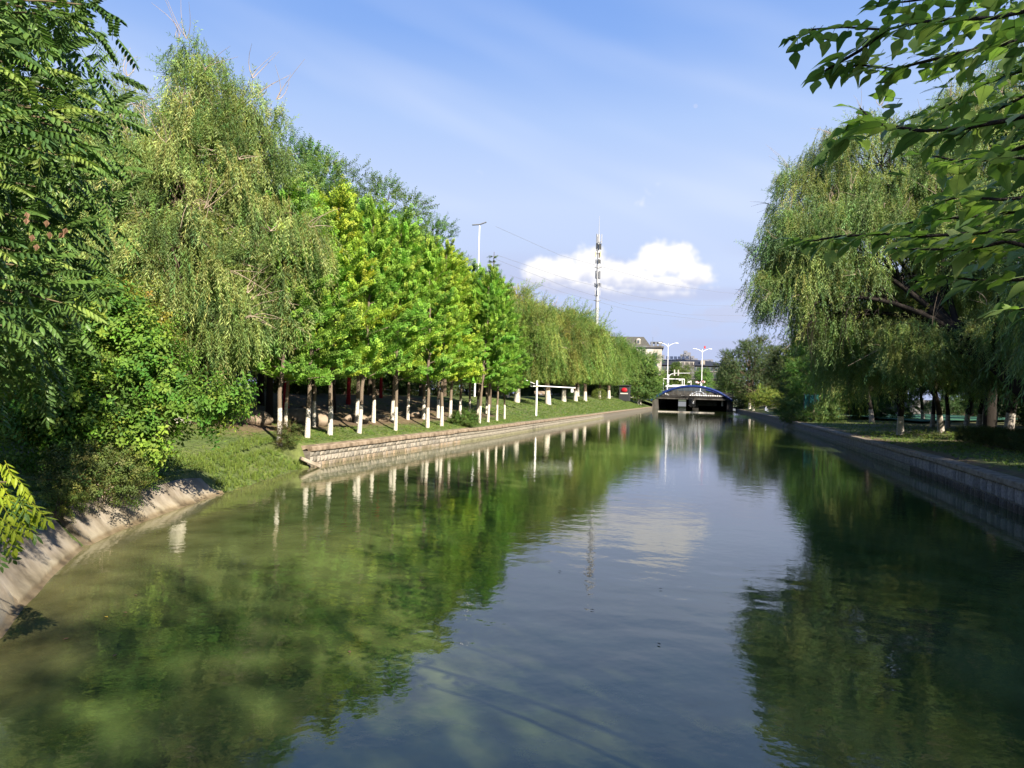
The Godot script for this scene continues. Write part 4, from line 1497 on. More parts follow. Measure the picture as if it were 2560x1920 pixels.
func make_town() -> void:
	# grey office with a curved dark roof and a row of solar panels
	var o := thing("office_building", "grey office block with a dark curved roof and tilted solar panels", "building", at(76, 3.5, 312), deg_to_rad(-8))
	var m := MB.new()
	m.box(Vector3(0, 7.2, -9), Vector3(42, 14.4, 16))
	part("wall", m.mesh(), M.grey_plaster, o)
	m = MB.new()
	m.box(Vector3(0.2, 8.0, 0.6), Vector3(6.4, 15.9, 3.0))
	part("stair_bay", m.mesh(), M.pale_plaster, o)
	for i in 4:
		m = MB.new()
		m.box(Vector3(-2.6 + i * 1.85, 15.6, 2.2), Vector3(0.3, 1.3, 0.25))
		part("parapet_post", m.mesh(), M.white_plaster, o)
	m = MB.new()
	m.box(Vector3(0.2, 16.1, 2.2), Vector3(6.4, 0.2, 0.3))
	part("parapet_rail", m.mesh(), M.white_plaster, o)
	for k in 4:
		var y := 13.4 - k * 3.15
		for i in 14:
			var x := -19.5 + i * 3.0
			if absf(x) < 4.5:
				continue
			m = MB.new()
			m.box(Vector3(x, y - 0.1, -0.96), Vector3(2.2, 1.75, 0.12))
			var w := part("window", m.mesh(), M.window_glass, o)
			m = MB.new()
			m.box(Vector3(x, y - 0.1, -0.88), Vector3(0.12, 1.75, 0.1))
			m.box(Vector3(x, y - 1.06, -0.85), Vector3(2.5, 0.16, 0.3))
			part("frame", m.mesh(), M.white_plaster, w)
	m = MB.new()
	var p := PackedVector3Array()
	for i in 15:
		var t := i / 7.0 - 1.0
		for z in [-0.4, -9.0, -17.6]:
			var y := 14.42 + (2.6 * (1.0 - t * t) + 0.9) * (1.0 if z == -9.0 else 0.12)
			p.append(Vector3(t * 22.0, y, z))
	m.sheet(p, 3)
	part("roof", m.mesh(), M.slate, o)
	for i in 6:
		m = MB.new()
		m.box(Vector3.ZERO, Vector3(1.35, 1.5, 0.1), Basis(Vector3.RIGHT, deg_to_rad(-35)))
		m.rod(Vector3(-0.5, -0.9, -0.5), Vector3(-0.5, 0.4, -0.4), 0.05)
		m.rod(Vector3(0.5, -0.9, -0.5), Vector3(0.5, 0.4, -0.4), 0.05)
		var s := part("solar_panel", m.mesh(), M.solar, o)
		s.position = Vector3(-7.4 + i * 1.7, 18.4 + (0.2 if i == 5 else 0.0), -6.5)
	m = MB.new()
	m.box(Vector3(7.5, 16.3, -3.5), Vector3(1.8, 1.8, 2.5))
	m.box(Vector3(7.5, 16.4, -2.2), Vector3(1.1, 1.1, 0.12))
	part("dormer", m.mesh(), M.white_plaster, o)
	# white building with a mansard roof above the trees
	o = thing("mansard_building", "white building with a grey mansard roof rising above the far left trees", "building", at(43.2, 2.6, 272), deg_to_rad(-10))
	m = MB.new()
	m.box(Vector3(0, 10.0, -9), Vector3(27, 20.0, 18))
	part("wall", m.mesh(), M.white_plaster, o)
	m = MB.new()
	m.box(Vector3(0, 20.3, -9), Vector3(28.4, 0.6, 19.4))
	part("cornice", m.mesh(), M.pale_plaster, o)
	m = MB.new()
	var base := [Vector3(-13.8, 20.6, 0.3), Vector3(9.2, 20.6, 0.3), Vector3(9.2, 20.6, -18.3), Vector3(-13.8, 20.6, -18.3)]
	var top := [Vector3(-11.5, 24.2, -2.2), Vector3(6.6, 24.2, -2.2), Vector3(6.6, 24.2, -15.8), Vector3(-11.5, 24.2, -15.8)]
	for i in 4:
		m.quad(base[i], base[(i + 1) % 4], top[(i + 1) % 4], top[i], (base[i] + base[(i + 1) % 4]) * 0.5 - Vector3(-2, 18, -9))
	m.quad(top[0], top[1], top[2], top[3], Vector3.UP)
	part("roof", m.mesh(), M.roof_tile, o)
	for x in [-7.0, -1.0, 4.6]:
		m = MB.new()
		m.box(Vector3(x, 22.1, -0.8), Vector3(1.5, 1.9, 1.6), Basis(), 0.05)
		m.ball(Vector3(x, 23.0, -0.8), Vector3(0.85, 0.5, 0.85), 6, 10)
		var dm := part("dormer", m.mesh(), M.white_plaster, o)
		m = MB.new()
		m.box(Vector3(x, 22.1, 0.03), Vector3(0.8, 1.2, 0.08))
		part("pane", m.mesh(), M.window_glass, dm)
	for i in 5:
		m = MB.new()
		m.box(Vector3(9.7 + (i % 3) * 1.5, 21.3, -0.6 - (i / 3) * 4.0), Vector3(0.9, 1.5, 0.5))
		part("terrace_screen", m.mesh(), M.grey_metal, o)
	m = MB.new()
	m.box(Vector3(11.5, 22.2, -5.0), Vector3(4.6, 0.2, 9.0))
	m.rod(Vector3(10.0, 20.6, -1.0), Vector3(10.0, 24.2, -1.0), 0.06)
	m.rod(Vector3(13.4, 20.6, -1.0), Vector3(13.4, 22.2, -1.0), 0.08)
	part("pergola", m.mesh(), M.grey_metal, o)
	for k in 4:
		for i in 6:
			m = MB.new()
			m.box(Vector3(-11.0 + i * 4.4, 17.0 - k * 3.6, 0.02), Vector3(1.6, 1.9, 0.1))
			part("window", m.mesh(), M.window_glass, o)
	# far apartment towers
	tower("far apartment tower with stepped top standing behind the left street lamp", at(188, 3, 900), 15.5, [54.0, 59.5, 57.0, 52.0])
	tower("widest far apartment tower with stepped top behind the solar panels", at(222, 3, 905), 26.0, [53.0, 59.0, 63.5, 61.5, 57.0, 54.0])
	tower("low pale far tower behind the right street lamp", at(247, 3, 900), 13.0, [52.5, 53.0])

func tower(label: String, where: Vector3, wide: float, tops: Array) -> void:
	var o := thing("apartment_tower", label, "apartment tower", where, deg_to_rad(-12), "apartment towers on the horizon")
	var w := wide / tops.size()
	for i in tops.size():
		var m := MB.new()
		var x := -wide / 2 + w * (i + 0.5)
		m.box(Vector3(x, tops[i] / 2, -7.0 - (i % 2) * 1.2), Vector3(w - 0.05, tops[i], 14.0))
		var wing := part("wing", m.mesh(), M.tower_wall, o)
		for k in range(int(tops[i] / 3.1) - 9, int(tops[i] / 3.1)):
			m = MB.new()
			m.box(Vector3(x - w * 0.12, k * 3.1 + 1.2, 0.05 - (i % 2) * 1.2), Vector3(w * 0.42, 1.5, 0.2))
			part("window", m.mesh(), M.window_glass, wing)

func make_tower_and_masts() -> void:
	var o := thing("telecom_mast", "tall white telecom monopole carrying rings of antennas above the willows", "telecom tower", on_left(21.0, 180))
	var base := o.position.y
	var m := MB.new()
	m.tube(PackedVector3Array([Vector3(0, -0.3, 0), Vector3(0, 24.5, 0), Vector3(0, 33.0, 0), Vector3(0, 41.0, 0)]), PackedFloat32Array([0.5, 0.42, 0.36, 0.26]), 12)
	part("pole", m.mesh(), M.mast_metal, o)
	m = MB.new()
	m.rod(Vector3(0, 41, 0), Vector3(0, 45.8, 0), 0.09, 6, 0.03)
	part("lightning_rod", m.mesh(), M.mast_metal, o)
	for y in [24.3, 32.7, 36.3, 39.2]:
		m = MB.new()
		var r := 0.85 if y < 33 else 0.62
		for k in 16:
			var a := TAU * k / 16
			var b := TAU * (k + 1) / 16
			m.rod(Vector3(cos(a) * r, y, sin(a) * r), Vector3(cos(b) * r, y, sin(b) * r), 0.05, 5)
		for k in 6:
			var a := TAU * k / 6
			m.rod(Vector3(0, y, 0), Vector3(cos(a) * r, y, sin(a) * r), 0.04, 5)
		part("ring", m.mesh(), M.mast_metal, o)
	rng.seed = 91
	for q in [[39.9, 3, 0.75, 2.4, "mast_metal"], [38.0, 4, 0.62, 1.5, "dark_metal"], [36.0, 3, 0.75, 1.3, "tan_metal"], [34.2, 3, 0.6, 1.0, "dark_metal"], [30.8, 4, 0.66, 1.9, "grey_metal"], [28.2, 5, 0.8, 0.9, "grey_metal"], [26.2, 4, 0.6, 1.4, "mast_metal"]]:
		for k in q[1]:
			var a: float = TAU * k / q[1] + q[0] * 0.9
			m = MB.new()
			var p := Vector3(cos(a) * q[2], q[0], sin(a) * q[2])
			m.box(p, Vector3(0.16, q[3], 0.32), Basis(Vector3.UP, -a), 0.02)
			m.rod(Vector3(0, q[0] - 0.2, 0), p, 0.035, 5)
			part("antenna", m.mesh(), M[q[4]], o)
	for k in 5:
		m = MB.new()
		var y := 25.5 + k * 2.9
		m.box(Vector3(0.42 if k % 2 else -0.44, y, 0.2), Vector3(0.3, 0.55, 0.3), Basis(), 0.02)
		part("radio_box", m.mesh(), M["dark_metal" if k % 2 else "grey_metal"], o)
	# flood-light mast behind the ginkgo rows
	o = thing("floodlight_mast", "high white floodlight mast with two grey lamp bars above the ginkgo trees", "light mast", on_left(-3.9, 75))
	var top := 20.6 - o.position.y
	m = MB.new()
	m.rod(Vector3(0, -0.2, 0), Vector3(0, top, 0), 0.1, 9, 0.06)
	part("pole", m.mesh(), M.white_metal, o)
	for q in [[Vector3(-0.78, top + 0.05, 0.1), Vector3(0.0, top + 0.12, 0)], [Vector3(0.0, top + 0.14, 0), Vector3(0.72, top + 0.42, -0.1)]]:
		m = MB.new()
		var mid: Vector3 = (q[0] + q[1]) * 0.5
		var dir: Vector3 = (q[1] - q[0])
		m.box(mid, Vector3(dir.length(), 0.1, 0.24), Basis(Vector3.BACK, atan2(dir.y, dir.x)), 0.03)
		part("lamp_bar", m.mesh(), M.grey_metal, o)
	# solar lamp on the lawn
	o = thing("solar_lamp", "white lawn lamp post with small solar panel and long horizontal arm", "lamp", on_left(2.27, 64.8), deg_to_rad(-4))
	m = MB.new()
	m.rod(Vector3(0, -0.2, 0), Vector3(0, 3.2, 0), 0.085, 10)
	part("post", m.mesh(), M.white_metal, o)
	m = MB.new()
	m.rod(Vector3(-0.55, 2.68, 0), Vector3(0, 2.68, 0), 0.045, 8)
	m.rod(Vector3(-0.55, 2.68, 0), Vector3(-0.55, 3.02, 0), 0.04, 8)
	m.rod(Vector3(0, 2.72, 0), Vector3(3.5, 2.62, 0), 0.05, 8)
	part("arm", m.mesh(), M.white_metal, o)
	m = MB.new()
	m.box(Vector3(-0.58, 3.05, 0), Vector3(0.86, 0.045, 0.7), Basis(Vector3.BACK, deg_to_rad(-22)), 0.01)
	part("solar_panel", m.mesh(), M.white_metal, o)
	m = MB.new()
	m.box(Vector3(0.02, 2.68, 0.1), Vector3(0.16, 0.14, 0.06))
	part("clamp", m.mesh(), M.tan_metal, o)
	m = MB.new()
	m.box(Vector3(3.2, 2.36, 0), Vector3(0.22, 0.32, 0.2), Basis(), 0.03)
	part("lamp_head", m.mesh(), M.white_metal, o)
	# overhead lines
	var lines := [["uppermost faint overhead cable crossing above the cloud", [[-3.2, 28.9, 110], [8.4, 29.3, 133], [19.6, 30.2, 150], [35.7, 30.5, 170], [54.9, 32.0, 190], [68.5, 33.4, 202.5]]],
		["overhead cable sagging across the middle of the telecom mast", [[-3.0, 24.5, 110], [10.0, 25.3, 135.5], [16.2, 25.7, 145], [27.3, 25.9, 160], [45.0, 27.0, 180], [74.3, 30.8, 207.5]]],
		["overhead cable running just below the cloud base", [[-3.0, 23.8, 110], [9.7, 23.7, 135], [23.5, 23.4, 155], [42.7, 24.2, 177.5], [80.4, 28.8, 212.5]]],
		["lowest overhead cable crossing the canal beyond the willows", [[-0.8, 22.2, 115], [9.2, 22.5, 134], [27.4, 22.4, 160], [55.1, 24.1, 190], [77.4, 26.5, 210]]]]
	for q in lines:
		m = MB.new()
		var pts := PackedVector3Array()
		for w in q[1]:
			pts.append(at(w[0], w[1], w[2]))
		var rr := PackedFloat32Array()
		rr.resize(pts.size())
		rr.fill(0.022)
		m.tube(pts, rr, 5)
		tag(lone("overhead_cable", m.mesh(), M.cable), q[0], "cable", "overhead cables over the canal")


# ---------------------------------------------------------------- a body as one surface: tapered capsules joined smoothly
func body_mesh(bones: Array, cell: float, lo: Vector3, hi: Vector3) -> Mesh:
	var nx := int((hi.x - lo.x) / cell) + 1
	var ny := int((hi.y - lo.y) / cell) + 1
	var nz := int((hi.z - lo.z) / cell) + 1
	var f := PackedFloat32Array()
	f.resize(nx * ny * nz)
	for i in nx:
		for j in ny:
			for k in nz:
				var p := lo + Vector3(i, j, k) * cell
				var best := 1e3
				for b in bones:
					var a: Vector3 = b[0]
					var ab: Vector3 = b[1] - a
					var t := clampf((p - a).dot(ab) / maxf(ab.length_squared(), 1e-6), 0.0, 1.0)
					var d := p.distance_to(a + ab * t) - lerpf(b[2], b[3], t)
					var h := clampf(0.5 + 0.5 * (best - d) / 0.05, 0.0, 1.0)
					best = lerpf(best, d, h) - 0.05 * h * (1.0 - h)
				f[(i * ny + j) * nz + k] = best
	var ids := {}
	var m := MB.new()
	for i in nx - 1:
		for j in ny - 1:
			for k in nz - 1:
				var sum := Vector3.ZERO
				var n := 0
				var g := Vector3.ZERO
				for c in 8:
					var a := Vector3i(i + (c & 1), j + ((c >> 1) & 1), k + ((c >> 2) & 1))
					var va := f[(a.x * ny + a.y) * nz + a.z]
					g += va * (Vector3(c & 1, (c >> 1) & 1, (c >> 2) & 1) - Vector3.ONE * 0.5)
					for e in 3:
						if (c >> e) & 1:
							continue
						var b := a
						b[e] += 1
						var vb := f[(b.x * ny + b.y) * nz + b.z]
						if (va < 0) != (vb < 0):
							sum += Vector3(a).lerp(Vector3(b), va / (va - vb))
							n += 1
				if n:
					ids[Vector3i(i, j, k)] = m.put(lo + sum / n * cell, g.normalized())
	for q in ids.keys():
		for e in 3:
			var b: Vector3i = q
			b[e] += 1
			var va := f[(q.x * ny + q.y) * nz + q.z]
			var vb := f[(b.x * ny + b.y) * nz + b.z]
			if (va < 0) == (vb < 0):
				continue
			var u := Vector3i.ZERO
			var w := Vector3i.ZERO
			u[(e + 1) % 3] = 1
			w[(e + 2) % 3] = 1
			if not (ids.has(q - u) and ids.has(q - w) and ids.has(q - u - w)):
				continue
			var r := [ids[q], ids[q - u], ids[q - u - w], ids[q - w]]
			if va < 0:
				m.ix.append_array(PackedInt32Array([r[0], r[2], r[1], r[0], r[3], r[2]]))
			else:
				m.ix.append_array(PackedInt32Array([r[0], r[1], r[2], r[0], r[2], r[3]]))
	return m.mesh()

func make_person() -> void:
	var o := thing("person", "person in pale blue clothes and sun hat sitting on the right wall near the bridge", "person", on_right(51.0, 143.0), deg_to_rad(-70))
	o.position.y += 0.02
	var bones := [[Vector3(0, 0.28, 0), Vector3(0, 0.55, -0.05), 0.15, 0.16], [Vector3(0, 0.55, -0.05), Vector3(0, 0.74, -0.08), 0.16, 0.12], [Vector3(0, 0.78, -0.09), Vector3(0, 0.86, -0.11), 0.055, 0.055]]
	for s in [-1.0, 1.0]:
		bones.append([Vector3(0.1 * s, 0.26, 0), Vector3(0.16 * s, 0.5, -0.4), 0.1, 0.07])
		bones.append([Vector3(0.16 * s, 0.5, -0.4), Vector3(0.14 * s, 0.08, -0.5), 0.065, 0.045])
		bones.append([Vector3(0.14 * s, 0.05, -0.48), Vector3(0.15 * s, 0.035, -0.66), 0.045, 0.035])
		bones.append([Vector3(0.19 * s, 0.72, -0.07), Vector3(0.26 * s, 0.5, -0.2), 0.06, 0.048])
		bones.append([Vector3(0.26 * s, 0.5, -0.2), Vector3(0.1 * s, 0.5, -0.42), 0.045, 0.032])
	part("body", body_mesh(bones, 0.035, Vector3(-0.42, -0.05, -0.75), Vector3(0.42, 0.95, 0.22)), M.cloth, o)
	var m := MB.new()
	m.ball(Vector3(0, 0.99, -0.13), Vector3(0.085, 0.12, 0.1), 8, 10)
	m.ball(Vector3(0, 0.975, -0.235), Vector3(0.016, 0.025, 0.02), 4, 6)
	var skin: StandardMaterial3D = M.plain.duplicate()
	skin.albedo_color = lin(0.42, 0.26, 0.18)
	part("head", m.mesh(), skin, o)
	m = MB.new()
	m.tube(PackedVector3Array([Vector3(0, 1.03, -0.12), Vector3(0, 1.045, -0.12), Vector3(0, 1.05, -0.12), Vector3(0, 1.13, -0.11)]), PackedFloat32Array([0.2, 0.19, 0.115, 0.08]), 14)
	part("sun_hat", m.mesh(), M.white_plaster, o)
	var rod := thing("fishing_rod", "thin fishing rod held out over the water by the seated person", "fishing rod", o.position, o.rotation.y)
	m = MB.new()
	m.rod(Vector3(0, 0.45, -0.35), Vector3(0.1, 1.5, -3.4), 0.014, 5, 0.004)
	part("rod", m.mesh(), M.dark_metal, rod)

func frame(dir: Vector3, up: Vector3) -> Basis:
	var y := dir.normalized()
	var x := y.cross(up).normalized()
	return Basis(x, y, x.cross(y))

func make_mulberry() -> void:
	var o := thing("paper_mulberry", "near tree on the right whose lobed-leaf branches hang into the view", "tree")
	rng.seed = 101
	var m := MB.new()
	m.tube(PackedVector3Array([Vector3(5.6, -0.5, 0.6), Vector3(5.3, 1.4, 0.2), Vector3(4.8, 3.4, -0.4), Vector3(4.6, 5.5, -1.0), Vector3(5.0, 8.0, -1.0)]), PackedFloat32Array([0.17, 0.14, 0.12, 0.1, 0.05]), 10)
	for q in [[Vector3(5.25, 1.6, 0.2), Vector3(3.4, 3.1, -1.6), Vector3(1.9, 3.3, -2.3)], [Vector3(4.9, 3.0, -0.3), Vector3(3.2, 4.2, -1.4), Vector3(1.75, 3.98, -2.15)], [Vector3(4.7, 3.6, -0.5), Vector3(3.4, 4.6, -1.8), Vector3(2.1, 4.2, -2.6)]]:
		m.tube(bezier(q[0], q[1], q[2], 8), taper(0.05, 0.014, 9), 7)
	part("trunk", m.mesh(), M.bark_pale, o)
	var branches := [
		[Vector3(1.71, 3.98, -2.2), Vector3(1.6, 4.03, -2.4), Vector3(1.54, 4.08, -2.5), Vector3(1.47, 4.12, -2.6), Vector3(1.39, 4.14, -2.7), Vector3(1.28, 4.2, -2.8), Vector3(1.19, 4.24, -2.9), Vector3(1.17, 4.25, -3.0)],
		[Vector3(1.39, 4.14, -2.7), Vector3(1.33, 4.09, -2.75), Vector3(1.25, 4.06, -2.85), Vector3(1.23, 4.06, -2.9)],
		[Vector3(1.79, 3.94, -2.3), Vector3(1.67, 3.95, -2.4), Vector3(1.6, 3.97, -2.5), Vector3(1.51, 3.98, -2.6), Vector3(1.43, 3.99, -2.7), Vector3(1.34, 4.05, -2.8), Vector3(1.29, 4.07, -2.9)],
		[Vector3(1.56, 3.57, -2.0), Vector3(1.42, 3.54, -2.05), Vector3(1.34, 3.55, -2.15), Vector3(1.25, 3.56, -2.2), Vector3(1.22, 3.61, -2.3), Vector3(1.18, 3.64, -2.35), Vector3(1.18, 3.73, -2.45)],
		[Vector3(1.18, 3.64, -2.35), Vector3(1.13, 3.63, -2.4), Vector3(1.13, 3.62, -2.45)],
		[Vector3(1.88, 3.31, -2.4), Vector3(1.73, 3.33, -2.5), Vector3(1.63, 3.34, -2.6), Vector3(1.54, 3.35, -2.7), Vector3(1.44, 3.38, -2.8), Vector3(1.32, 3.39, -2.9), Vector3(1.25, 3.39, -3.0), Vector3(1.21, 3.42, -3.1)],
		[Vector3(1.8, 3.2, -2.3), Vector3(1.66, 3.27, -2.4), Vector3(1.59, 3.26, -2.5), Vector3(1.52, 3.28, -2.6), Vector3(1.43, 3.3, -2.7)],
		[Vector3(2.03, 3.98, -2.6), Vector3(1.92, 4.0, -2.7), Vector3(1.89, 4.03, -2.9), Vector3(1.83, 3.99, -3.0), Vector3(1.79, 3.98, -3.1)],
		[Vector3(1.49, 3.35, -1.9), Vector3(1.38, 3.37, -1.9), Vector3(1.35, 3.4, -1.95)],
		[Vector3(1.96, 3.47, -2.5), Vector3(1.77, 3.47, -2.6), Vector3(1.69, 3.51, -2.7), Vector3(1.64, 3.5, -2.8)],
		[Vector3(2.02, 4.28, -2.6), Vector3(1.83, 4.3, -2.7), Vector3(1.7, 4.34, -2.8), Vector3(1.6, 4.37, -2.9), Vector3(1.54, 4.41, -3.0)],
		[Vector3(2.19, 3.97, -2.8), Vector3(2.07, 3.99, -2.9), Vector3(1.97, 3.94, -3.0), Vector3(1.93, 3.88, -3.1)],
		[Vector3(1.88, 3.16, -2.40), Vector3(1.79, 3.16, -2.50), Vector3(1.70, 3.17, -2.60), Vector3(1.65, 3.20, -2.70), Vector3(1.60, 3.20, -2.80)],
		[Vector3(1.64, 3.53, -2.10), Vector3(1.57, 3.52, -2.20), Vector3(1.53, 3.51, -2.30), Vector3(1.48, 3.54, -2.40), Vector3(1.46, 3.59, -2.50)],
		[Vector3(2.04, 3.42, -2.60), Vector3(1.93, 3.46, -2.70), Vector3(1.81, 3.46, -2.80), Vector3(1.70, 3.47, -2.90), Vector3(1.61, 3.47, -3.00)],
		[Vector3(2.04, 3.04, -2.60), Vector3(2.00, 3.08, -2.70), Vector3(1.95, 3.10, -2.80)]]
	var mats := [M.mulberry, M.mulberry, M.mulberry_pale, M.mulberry_deep, M.mulberry, M.mulberry_pale]
	for b in branches:
		m = MB.new()
		var pts := PackedVector3Array(b)
		m.tube(pts, taper(0.0085, 0.003, pts.size()), 6)
		var br := part("branch", m.mesh(), M.bark_dark, o)
		var total := 0.0
		for i in pts.size() - 1:
			total += pts[i].distance_to(pts[i + 1])
		var n := int(total / 0.031) + 2
		for i in n:
			var f := (i + 0.5) / n * (pts.size() - 1)
			var p := pts[int(f)].lerp(pts[mini(int(f) + 1, pts.size() - 1)], f - int(f))
			var t := (pts[mini(int(f) + 1, pts.size() - 1)] - pts[int(f)]).normalized()
			var side := t.cross(Vector3.UP).normalized() * (1.0 if i % 2 else -1.0)
			var tip := float(i) / n
			var dir := (t * rf(0.3, 1.1) + side * rf(0.35, 1.0) + Vector3(0, rf(-0.5, 0.18), 0)).normalized()
			var up := (Vector3(0, 1, 0) + ball_point() * 0.5).normalized()
			var ln := rf(0.085, 0.135) * (1.0 - 0.2 * tip)
			var leaf := part("leaf", SH.leaves[rng.randi() % 6], mats[rng.randi() % 6], br)
			leaf.transform = Transform3D(frame(dir, up) * Basis.from_scale(Vector3(ln * rf(0.72, 0.95), ln, ln * rf(0.8, 1.5))), p + dir * ln * 0.32)
	# leaves picked out in the photograph: one yellowing, one large and pale
	var y := part("leaf", SH.leaves[0], M.yellow_leaf, o)
	y.transform = Transform3D(frame(Vector3(-0.9, -0.25, 0.2), Vector3(0.1, 0.6, 1)) * Basis.from_scale(Vector3.ONE * 0.075), Vector3(1.69, 3.305, -2.55))
	y.set_meta("label", "yellowing leaf")
	# smaller leaves a little deeper, filling the corner between the branches
	var fill := Scatter.new()
	for i in 560:
		var p := Vector3(rf(1.7, 2.9), rf(3.35, 4.75), -rf(3.1, 3.9))
		if p.x < 1.85 + (4.7 - p.y) * 0.3:
			continue
		fill.add(Transform3D(frame(Vector3(-0.7, rf(-0.6, 0.2), 0) + ball_point() * 0.8, Vector3(0, 1, 0) + ball_point() * 0.5) * Basis.from_scale(Vector3.ONE * rf(0.08, 0.13)), p), Color(1, 1, 1) * rf(0.75, 1.25))
	stuff("inner_foliage", fill, SH.leaves[1], M.mulberry, o)
	# the rest of the crown, above and beside the view
	var s := Scatter.new()
	for i in 700:
		var p := Vector3(6.6, 8.0, -1.6) + ball_point() * Vector3(2.6, 2.6, 2.8)
		if p.z < -1.6 and p.x < 3.4 and p.y < 5.2:
			continue
		s.add(Transform3D(frame(ball_point() + Vector3(-0.3, -0.5, 0), Vector3(0, 1, 0) + ball_point() * 0.5) * Basis.from_scale(Vector3.ONE * rf(0.11, 0.16)), p), Color(0.9, 0.9, 0.9) * rf(0.7, 1.3))
	stuff("crown", s, SH.leaves[2], M.mulberry, o)

func make_golden_rain_tree() -> void:
	var o := thing("golden_rain_tree", "large dark tree with drooping feathery leaves overhanging the near left bank", "tree")
	rng.seed = 111
	var m := MB.new()
	var foot := on_left(-8.2, 6.6)
	m.tube(PackedVector3Array([foot - Vector3(0, 0.3, 0), foot + Vector3(0, 1.5, 0), foot + Vector3(0.2, 3.2, -0.2), foot + Vector3(0.5, 5.6, -0.5), foot + Vector3(0.8, 8.6, -0.6)]), PackedFloat32Array([0.24, 0.2, 0.17, 0.13, 0.05]), 10)
	part("trunk", m.mesh(), M.bark, o)
	var tips := [Vector3(-4.28, 6.73, -7.5), Vector3(-4.52, 6.64, -7.6), Vector3(-4.82, 6.83, -7.8), Vector3(-4.91, 6.69, -7.5), Vector3(-4.82, 6.33, -7.0), Vector3(-4.69, 5.99, -6.5), Vector3(-4.5, 5.57, -6.3), Vector3(-4.34, 5.16, -6.0), Vector3(-4.5, 5.83, -6.6), Vector3(-4.66, 6.16, -7.2), Vector3(-4.8, 6.09, -7.6), Vector3(-4.35, 5.21, -6.2), Vector3(-4.63, 5.58, -7.0), Vector3(-4.23, 5.0, -6.2), Vector3(-4.43, 5.43, -7.0), Vector3(-4.3, 4.82, -6.0), Vector3(-4.32, 5.12, -6.6), Vector3(-4.35, 5.47, -7.2), Vector3(-4.33, 4.68, -6.2), Vector3(-4.41, 5.5, -7.6), Vector3(-4.28, 5.15, -6.9), Vector3(-4.29, 4.82, -6.4), Vector3(-4.55, 5.56, -8.0), Vector3(-4.32, 4.44, -6.1), Vector3(-4.27, 4.71, -6.6), Vector3(-4.35, 5.05, -7.3), Vector3(-4.61, 5.3, -8.2), Vector3(-4.35, 4.46, -6.4), Vector3(-4.42, 4.66, -7.1), Vector3(-4.34, 4.13, -6.1), Vector3(-4.39, 4.28, -6.7), Vector3(-4.3, 3.94, -6.2), Vector3(-4.59, 4.37, -7.4), Vector3(-4.29, 3.7, -6.0), Vector3(-4.32, 3.86, -6.5), Vector3(-4.28, 3.56, -6.2), Vector3(-4.56, 4.01, -7.3), Vector3(-4.41, 3.83, -7.4), Vector3(-4.35, 3.65, -6.8), Vector3(-4.27, 3.36, -6.0), Vector3(-4.23, 3.33, -6.3), Vector3(-4.43, 3.44, -7.0), Vector3(-4.43, 3.56, -7.6), Vector3(-4.33, 3.14, -6.2), Vector3(-4.38, 3.22, -6.7), Vector3(-4.38, 2.95, -6.1), Vector3(-4.63, 5.92, -7.8), Vector3(-4.81, 6.19, -6.6)]
	var mats := [M.frond, M.frond, M.frond_deep, M.frond_deep, M.frond_light]
	for tip in tips:
		var root := foot + Vector3(0.3, clampf(tip.y * 0.75, 2.2, 5.5) - foot.y * 0.4, -0.3)
		tip.x -= 0.4
		var path := bezier(root, root.lerp(tip, 0.6) + Vector3(0, 0.5, 0), tip, 7)
		m = MB.new()
		m.tube(path, taper(0.03, 0.007, 8), 5)
		var br := part("branch", m.mesh(), M.twig, o)
		for k in 6:
			var a := TAU * k / 6 + rf(-0.4, 0.4)
			var out := (Vector3(0.55, rf(-0.5, 0.35), rf(-0.3, 0.4)) + Vector3(cos(a) * 0.75, sin(a) * 0.45, sin(a) * 0.75)).normalized()
			var leaf := part("leaf", SH.fronds[rng.randi() % 4], mats[rng.randi() % 5], br)
			var q: Vector3 = path[7 - (k % 3)] if k > 3 else tip
			leaf.transform = Transform3D(frame(out, Vector3(0.15, 1, 0.3) + ball_point() * 0.35) * Basis.from_scale(Vector3.ONE * rf(0.8, 1.15)), q)
	# leaves deeper in the crown
	var s := Scatter.new()
	for i in 3300:
		var p := Vector3(-7.0, 5.7, -7.8) + ball_point() * Vector3(2.3, 4.3, 2.5)
		if p.y < 2.6 or p.x > -5.1:
			continue
		s.add(Transform3D(frame(Vector3(0.5, -0.1, 0.2) + ball_point(), Vector3(0, 1, 0.2) + ball_point() * 0.4) * Basis.from_scale(Vector3.ONE * rf(0.85, 1.3)), p), Color(1, 1, 1) * rf(0.6, 1.2))
	stuff("crown", s, SH.frond_far, M.frond, o)
	# papery seed capsules in one bunch
	for p in [Vector3(-4.51, 4.13, -6.9), Vector3(-4.37, 4.08, -6.9), Vector3(-4.43, 3.96, -6.9), Vector3(-4.31, 4.06, -6.9), Vector3(-4.28, 4.1, -6.9), Vector3(-4.47, 4.09, -6.9), Vector3(-4.55, 4.15, -6.9), Vector3(-4.36, 4.0, -6.88)]:
		m = MB.new()
		for k in 3:
			var a := TAU * k / 3
			var w := Vector3(cos(a), 0, sin(a)) * 0.026
			m.quad(Vector3(0, 0.036, 0), w + Vector3(0, 0.008, 0), Vector3(0, -0.034, 0), w.rotated(Vector3.UP, 1.3) + Vector3(0, 0.008, 0))
		var cp := part("seed_capsule", m.mesh(), M.capsule, o)
		cp.position = p + Vector3(0.14, 0, 0.5) + ball_point() * Vector3(0.1, 0.1, 0.05)
		cp.rotation = Vector3(rf(-0.5, 0.5), rf(0, 3), rf(-0.5, 0.5))

